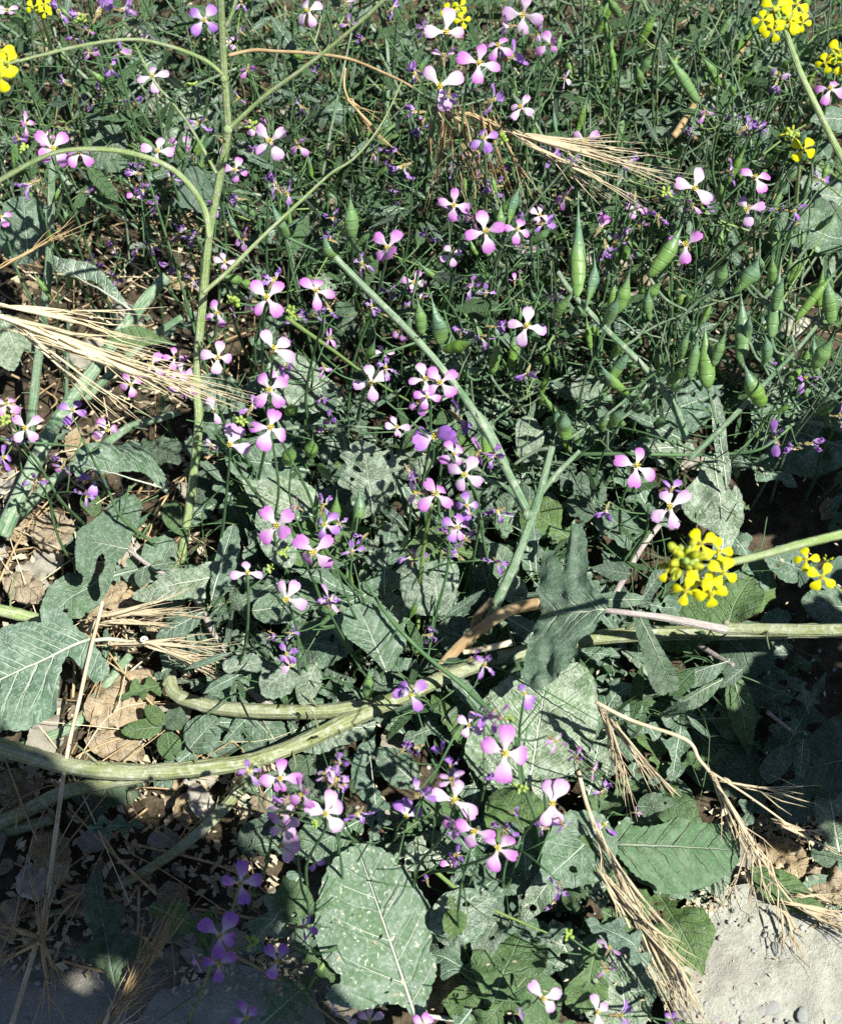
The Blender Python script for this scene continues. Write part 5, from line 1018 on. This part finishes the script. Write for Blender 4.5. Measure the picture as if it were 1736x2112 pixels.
while n < 295:
    x = random.uniform(-60, 1796); y = random.uniform(-40, 2150)
    if n % 5 == 1: x = random.uniform(460, 1250); y = random.uniform(880, 1480)
    if n % 5 == 0: x = random.uniform(620, 1400); y = random.uniform(1650, 2140)
    if 660 < x < 890 and y > 1760: continue
    if (x < 620 and y > 1600) and random.random() < .9: continue
    if x > 1380 and y > 1780: continue
    if (x < 420 and 500 < y < 1600) and random.random() < .85: continue
    if y < 650 and random.random() < .45: continue
    z = random.uniform(.012, .095 if 480 < x < 1420 and y > 850 and not (1280 < y < 1640) else .055 if y > 700 else .17)
    p = P(x, y, z); i_ = random.randrange(len(PROTO)); o = bpy.data.objects.new('leaf', PROTO[i_]); C.objects.link(o); L_ = random.choice([.03, .04, .05, .06, .072]); o.matrix_local = scat_frame(p, L_, .8)
    tag(o, where(p, {'dusty_leaf': 'dusty', 'very_dusty_leaf': 'pale dusty', 'dull_leaf': 'dull', 'fresh_leaf': 'green'}[PROTO[i_].materials[0].name] + ' ' + {'oval': 'oval', 'lyrate': 'lobed', 'lobed': 'wavy edged', 'lance': 'narrow'}[PK[i_]] + ' leaf', 'small' if L_ < .045 else 'larger'), 'leaf', 'small leaves filling the tangle'); n += 1
lm = MB()
for k in range(620):
    x, y = random.uniform(-80, 1820), random.uniform(-60, 1950)
    if k % 2: x, y = random.uniform(430, 1350), random.uniform(820, 1500)
    if (x < 620 and y > 1580) or (x > 1380 and y > 1780) or (x < 430 and y > 520): continue
    p = P(x, y, random.uniform(.004, (.075 if k % 2 and not (1280 < y < 1500) else .045) if y > 700 else .11)); me = random.choice(PROTO); T_ = scat_frame(p, random.choice([.03, .045, .055, .07]), .75)
    if me.materials[0].name not in ('dusty_leaf', 'very_dusty_leaf', 'dull_leaf'): continue
    lm.add([T_ @ v.co for v in me.vertices], [list(q.vertices) for q in me.polygons], VUV[me.name], {'dusty_leaf': 0, 'very_dusty_leaf': 1, 'dull_leaf': 2}[me.materials[0].name])
tag(link('ground_leaves', lm.mesh('ground_leaves', [M['leaf'], M['leaf_pale'], M['leaf_dark']])), kind='stuff')
def a_shade(): return random.uniform(-60, 560), random.uniform(1590, 1990)
DRY = []
for i in range(6):
    vs, fs = leaf_flat(leaf_outline(random.choice(['oval', 'lance', 'round']), random.uniform(.35, .7)), (), .09, .03, .15, i)
    DRY.append(leaf_mesh('dry_leaf', vs, fs, dict(seed=i * 3.3, fold=.2, curl=jit(1.2), wave=.12, edge=.3, crinkle=.05, pucker=0), 1.0, M[random.choice(['litter', 'litter', 'litter_grey'])]))
n = 0
while n < 170:
    x = random.uniform(-60, 1796); y = random.uniform(-20, 2150)
    if x > 1380 and y > 1850: continue
    if x < 600 and y > 1640 and random.random() < .8: continue
    if n % 8 == 0: x, y = a_shade()
    if not (x < 480 or y < 620 or (x > 1500 and y > 1650)) and random.random() < .75: continue
    p = P(x, y, random.uniform(.006, .02)); me = random.choice(DRY); L_ = random.choice([.015, .025, .035, .045, .055]); o = bpy.data.objects.new('dry_leaf', me); C.objects.link(o); o.matrix_local = scat_frame(p, L_, .5)
    tag(o, where(p, ('buff' if me.materials[0].name == 'dry_leaf' else 'grey') + ' dry leaf on soil', 'tiny' if L_ < .02 else 'small' if L_ < .03 else 'curled' if L_ < .04 else 'broad'), 'dry leaf', 'dry leaf litter on the soil'); n += 1
def proto_pod(i):
    rt = link('pod_stem', None, loc=(0, 0, -5)); h = random.uniform(.16, .27); sb = MB()
    pts = spline([Vector((0, 0, 0)), Vector((jit(.012), jit(.012), h * .35)), Vector((jit(.025), jit(.025), h * .7)), Vector((jit(.04), jit(.04), h))], 5)
    sb.tube(pts, [.0014 - .0008 * k / len(pts) for k in range(len(pts))], 6)
    for k in range(random.randint(5, 9)):
        a = pts[random.randint(4, len(pts) - 1)]; th = random.uniform(0, 6.28); d = Vector((math.cos(th), math.sin(th), random.uniform(.1, .6))); b = a + d * random.uniform(.008, .02)
        L = random.uniform(.02, .045); s = random.uniform(.0022, .0042); dr = Vector((d.x * .5, d.y * .5, random.uniform(.7, 1.3))).normalized()
        q = link('pod', random.choice(PODS), rt, mtx=Matrix.Translation(b) @ dr.to_track_quat('Z', 'Y').to_matrix().to_4x4() @ Matrix.Diagonal((s, s, L, 1)))
        sb.tube(spline([a, (a + b) / 2 - UP * .002, b], 4), .0007, 4)
    link('stem', sb.mesh('stem', M[random.choice(['thin', 'stem_glauc'])]), rt)
    return rt
PP = [proto_pod(i) for i in range(7)]
used = 0
for k in range(74):
    if random.random() < .75: x, y = random.uniform(1080, 1760), random.uniform(20, 800)
    else: x, y = random.uniform(-20, 1100), random.uniform(-20, 640)
    z = .18; p = P(x, y, z)
    r = PP[used] if used < 7 else dup(random.choice(PP)); used += 1
    r.location = (p.x, p.y, .004); r.rotation_euler = (jit(.25), jit(.25), random.uniform(0, 6.28)); s = random.uniform(.75, 1.25); r.scale = (s, s, s)
    tag(r, where(p, 'slim green pod stem', 'short' if s < 1 else 'tall'), 'seed pods', 'pod stems in the upper tangle')

def proto_fl(i):
    rt = link('wild_radish', None, loc=(0, 0, -5)); rt['category'] = 'wildflower'; h = random.uniform(.15, .25); sb = MB()
    pts = spline([Vector((0, 0, 0)), Vector((jit(.012), jit(.012), h * .4)), Vector((jit(.02), jit(.02), h * .75)), Vector((jit(.03), jit(.03), h))], 5); sb.tube(pts, [.0013 - .0007 * k / len(pts) for k in range(len(pts))], 5)
    for k in range(random.randint(1, 3)):
        a = pts[random.randint(9, len(pts) - 1)]; c_ = a + Vector((jit(.022), jit(.022), random.uniform(.004, .016))); n_ = Vector((jit(.8), -.25 + jit(.7), random.uniform(.2, 1))).normalized(); s = random.uniform(.0075, .0115)
        f = link('flower', CAL, rt, mtx=frame(c_, n_, s)); link('stamens', STA, f); wl = random.random() < .55; col = 'w' if wl else random.choice('umpu')
        for q in range(random.choice([3, 4, 4])):
            p_ = link('petal', random.choice(PET[col]), f); tl = random.choice([-55, -35, 20, -65]) + jit(15) if wl else jit(28) - 8
            p_.matrix_local = Matrix.Rotation(R(90 * q + jit(18)), 4, 'Z') @ Matrix.Rotation(R(tl), 4, 'Y') @ Matrix.Rotation(R(jit(15)), 4, 'X')
        sb.tube(spline([a, (a + c_ - n_ * s * .62) / 2 - UP * .003, c_ - n_ * s * .62], 4), .0005, 4)
    link('stem', sb.mesh('stem', M['thin']), rt); return rt
PF = [proto_fl(i) for i in range(10)]
spots_f = [(500, 60), (560, 130), (620, 90), (230, 60), (300, 260), (350, 330), (150, 120), (120, 200), (700, 60), (740, 220), (830, 60), (860, 300), (900, 340), (960, 330), (1090, 350), (1010, 420), (870, 420), (720, 420), (640, 450), (760, 560), (690, 620), (640, 680), (720, 740), (810, 690), (850, 880), (960, 860), (900, 940), (600, 960), (500, 560), (590, 540), (1150, 480), (1280, 480), (1330, 300), (1480, 300), (1510, 230), (1570, 330), (1600, 420), (1480, 430), (1320, 450), (1120, 570), (990, 600), (940, 650), (60, 130), (40, 60), (380, 150), (260, 400), (180, 470), (340, 450), (20, 860), (90, 950), (690, 1070), (620, 1220), (690, 1160), (950, 1010), (930, 1100), (880, 1600), (960, 1590), (990, 1680), (640, 1640), (600, 1700), (660, 1740), (1100, 1690), (1180, 1620), (1000, 1500)]
for k, (x, y) in enumerate(spots_f):
    p = P(x + jit(14), y + jit(14), .2); r = PF[k] if k < len(PF) else dup(random.choice(PF)); r.location = (p.x, p.y, .004); r.rotation_euler = (0, 0, random.uniform(-.9, .9)); s = random.uniform(.85, 1.1); r.scale = (s, s, s)
    tag(r, where(p, 'small fading violet flower stem', 'short' if s < .97 else 'tall'), 'wildflower', 'small fading flowers in the tangle')
# ------------------------------------------------------------------ uncountable undergrowth
def tangle(name, m, n, area, zmax, r0, r1, up=.7, nseg=3, kink=.02):
    b = MB(); k = 0
    while k < n:
        x, y = area(); p = P(x, y, random.uniform(.0, zmax * .55)); d = Vector((jit(1), jit(1), random.uniform(.05, 1) * up)).normalized(); L = random.uniform(.05, .17)
        mid = p + d * L * .5 + Vector((jit(kink), jit(kink), jit(kink) * .5)); e = p + d * L + Vector((jit(kink), jit(kink), -abs(jit(kink))))
        if e.z > zmax or e.z < .003: continue
        r = random.uniform(r0, r1); b.tube(spline([p, mid, e], 4), [r * (1 - .5 * i / 8) for i in range(9)], nseg + 2, cap=False)
        if random.random() < .6:
            q = mid; f = q + Vector((jit(1), jit(1), random.uniform(0, .8))).normalized() * random.uniform(.012, .04); b.tube([q, (q + f) / 2 + Vector((0, 0, .002)), f], r * .55, nseg + 1, cap=False)
        k += 1
    return tag(link(name, b.mesh(name, M[m])), kind='stuff')
def a_up():
    while True:
        x, y = random.uniform(-80, 1820), random.uniform(-60, 900)
        if x > 1560 and 330 < y < 560: continue
        if x > 1120 and 480 < y < 880 and random.random() < .6: continue
        if y < 420 + max(0, min(1, (x - 420) / 700)) * 480 and not (x < 500 and y > 420): return x, y
def a_mid(): return random.uniform(420, 1450), random.uniform(750, 1500)
def a_left(): return (random.uniform(-60, 480), random.uniform(450, 1600)) if random.random() < .6 else (random.uniform(-60, 1800), random.uniform(-40, 700))
tangle('tangled_stems', 'thin', 420, a_up, .25, .0005, .0013, .9)
tangle('tangled_light_stems', 'thinlight', 170, a_up, .27, .0004, .0010, .9)
tangle('tangled_bluish_stems', 'stem_glauc', 240, a_up, .22, .0008, .0024, .9)
tangle('tangled_low_stems', 'thin', 150, a_mid, .11, .0004, .0011, .6)
def risers(name, m, n, r0, r1):
    b = MB()
    for k in range(n):
        x, y = a_up(); p = P(x, y, .12); p.z = .003; h = random.uniform(.12, .26); e = p + Vector((jit(.06), jit(.06), h)); mid = (p + e) / 2 + Vector((jit(.015), jit(.015), 0)); r = random.uniform(r0, r1)
        pts = spline([p, mid, e], 6); b.tube(pts, [r * (1 - .55 * i / 12) for i in range(13)], 6, cap=False)
        for q in range(random.randint(2, 5)):
            s0 = pts[random.randint(3, 11)]; th = random.uniform(0, 6.28); f = s0 + Vector((math.cos(th), math.sin(th), random.uniform(.2, 1.1))) * random.uniform(.012, .04)
            b.tube([s0, (s0 + f) / 2 - UP * .002, f], r * .5, 4, cap=False)
    return tag(link(name, b.mesh(name, M[m])), kind='stuff')
risers('upright_stems', 'stem_glauc', 130, .0010, .0019)
risers('upright_light_stems', 'stem', 26, .0011, .0020)
risers('upright_dark_stems', 'thin', 200, .0008, .0015)
tangle('dry_stalk_litter', 'straw_dark', 130, a_left, .05, .0004, .0014, .15)
tangle('shaded_stalk_litter', 'straw_dark', 22, a_shade, .05, .0005, .0016, .15)
tangle('pale_straw_litter', 'straw', 110, a_left, .06, .0003, .0010, .2)
b = MB()
for k in range(3000):
    if k == 2000: bA = b; b = MB()
    x, y = a_up() if k % 4 else a_mid(); p = P(x, y, random.uniform(.01, .20 if y < 700 else .09)); L = random.uniform(.010, .048); wd = L * random.uniform(.12, .30)
    d = Vector((jit(1), jit(1), jit(.8))).normalized(); s_ = d.orthogonal().normalized(); s_ = Matrix.Rotation(random.uniform(0, 6.28), 3, d) @ s_; nn = d.cross(s_)
    c = [p, p + d * L * .3 + s_ * wd * .5, p + d * L * .7 + s_ * wd * .45 + nn * L * .05, p + d * L, p + d * L * .7 - s_ * wd * .45 + nn * L * .05, p + d * L * .3 - s_ * wd * .5]
    b.add(c, [[0, 1, 5], [1, 2, 4, 5], [2, 3, 4]], [(0, 0), (.3, .1), (.7, .1), (1, 0), (.7, -.1), (.3, -.1)])
tag(link('undergrowth', bA.mesh('undergrowth', M['leaf_lance'])), kind='stuff'); tag(link('pale_undergrowth', b.mesh('pale_undergrowth', M['leaf'])), kind='stuff')
b = MB()
for k in range(3400):
    x, y = (random.uniform(-60, 600), random.uniform(1560, 2000)) if k % 4 == 0 else a_left() if random.random() < .7 else (random.uniform(1480, 1800), random.uniform(1650, 1860)); p = P(x, y, random.uniform(.002, .016)); L = random.uniform(.003, .012)
    d = Vector((jit(1), jit(1), jit(.4))).normalized(); s_ = d.cross(UP + Vector((jit(.5), jit(.5), 0))).normalized()
    b.add([p, p + d * L * .5 + s_ * L * .25 + UP * L * .15, p + d * L, p + d * L * .5 - s_ * L * .22], [[0, 1, 2, 3]], [(0, 0)] * 4)
for k in range(500):
    x, y = random.choice([(1425, 1905), (1440, 1870), (1500, 1838), (1560, 1812), (1600, 1826), (1650, 1858), (1700, 1880), (1395, 2040), (1412, 1960), (560, 2010), (600, 2015), (470, 2000), (400, 2030)]); x += random.gauss(0, 26); y += random.gauss(0, 18); p = P(x, y, SZ + random.uniform(0, .004)); L = random.uniform(.0015, .007)
    d = Vector((jit(1), jit(1), jit(.3))).normalized(); s_ = d.cross(UP + Vector((jit(.5), jit(.5), 0))).normalized(); b.add([p, p + d * L * .5 + s_ * L * .25 + UP * L * .2, p + d * L, p + d * L * .5 - s_ * L * .2], [[0, 1, 2, 3]], [(0, 0)] * 4)
for k in range(420):
    x, y = random.uniform(600, 1780), random.uniform(900, 2130); z = SZ + .002 if (x > 1420 and y > 1850) else random.uniform(.03, .09); p = P(x, y, z); L = random.uniform(.0015, .006)
    d = Vector((jit(1), jit(1), jit(.3))).normalized(); s_ = d.cross(UP + Vector((jit(.5), jit(.5), 0))).normalized(); b.add([p, p + d * L * .5 + s_ * L * .2 + UP * L * .15, p + d * L, p + d * L * .5 - s_ * L * .16], [[0, 1, 2, 3]], [(0, 0)] * 4)
tag(link('leaf_litter', b.mesh('leaf_litter', M['litter'])), kind='stuff')

# ------------------------------------------------------------------ unseen bushes added to cast the shade at the left bottom and right edge
def added_shade_bush(label, spots, base, leaf_s, nleaf, margin, spread, gaps=()):  # added shade caster: each leaf sits on a sun ray above its spot
    rt = thing('added_shade_bush', base.copy(), label, 'added_shade_bush'); lv = MB(); br = MB(); cs = []
    tries = 0
    while len(cs) < nleaf and tries < 40000:
        tries += 1; x, y, s0, s1 = random.choice(spots); s_ = random.uniform(s0, s1)
        x += jit(spread); y += jit(spread)
        if any(math.hypot(x - hx, y - hy) < hr for hx, hy, hr in gaps): continue
        p = P(x, y, .02) + SUN * s_
        if infrustum(p, margin) or (p - CAM).length < .13: continue
        L = leaf_s * random.uniform(.7, 1.3); n_ = (SUN + Vector((jit(.6), jit(.6), jit(.4)))).normalized(); a_ = n_.orthogonal().normalized(); a_ = Matrix.Rotation(random.uniform(0, 6.28), 3, n_) @ a_; l_ = n_.cross(a_)
        o_ = leaf_outline('oval', .62)[::4]
        pts = [p + a_ * (q[0] - .5) * L + l_ * q[1] * L - n_ * (q[1] * q[1] * L * .6 + (q[0] - .5) ** 2 * L * .25) for q in o_]
        if any(infrustum(q, .03) for q in pts): continue
        cs.append(p); lv.add([p] + pts, [[0, i + 1, (i + 1) % len(pts) + 1] for i in range(len(pts))], [(.5, 0)] + [(q[0], q[1]) for q in o_])
    c = sum(cs, Vector()) / len(cs); fork = base * .35 + c * .65; fork.z = c.z * .55
    br.tube(spline([base, (base + fork) / 2 + Vector((.02, -.02, 0)), fork], 5), [.013 - .0006 * i for i in range(11)], 8)
    for p in cs[::7]:
        if any(infrustum(fork + (p - fork) * t, margin * .6) for t in (.3, .6, .9)): continue
        br.tube(spline([fork, (fork + p) / 2 + Vector((jit(.02), jit(.02), .01)), p], 4), [.005 - .0004 * i for i in range(9)], 5, cap=False)
    part('foliage', lv, M['leaf_green'], rt); part('branches', br, M['bark'], rt)
SH = [(x - 125 if x > 250 else x - 70, y, .85, 1.2) for x, y in [(-150, 1560), (60, 1640), (200, 1700), (330, 1760), (430, 1800), (500, 1860), (480, 1950), (420, 2030), (300, 1900), (380, 1900), (150, 1800), (-50, 1750), (40, 1950), (-120, 1950), (250, 1800), (330, 2110), (430, 2140), (60, 2150), (-100, 2200), (120, 1700), (0, 1600), (30, 1850), (540, 1900), (530, 1820), (360, 2000)]]
added_shade_bush('unseen leafy crown added beside the camera to shade the lower left corner', SH, Vector((.62, -1.05, 0)), .05, 900, .05, 60, [(215, 2010, 95), (555, 2080, 100)])  # unseen, added for its shadow; the gaps let sunlit patches through
SH = [(x, y, .28, .55) for x, y in [(1600, 1450), (1700, 1420), (1560, 1560), (1650, 1580), (1760, 1500), (1500, 1480), (1740, 1650), (1640, 900), (1700, 960), (1760, 860), (1600, 1000), (1720, 1080), (1650, 1330), (1760, 1250), (1480, 1560), (1600, 1640)]]
added_shade_bush('unseen leafy crown added beyond the right edge to shade the leaves there', SH, Vector((.62, -.12, 0)), .045, 260, .05, 55)  # unseen, added to darken the leaves along the right edge
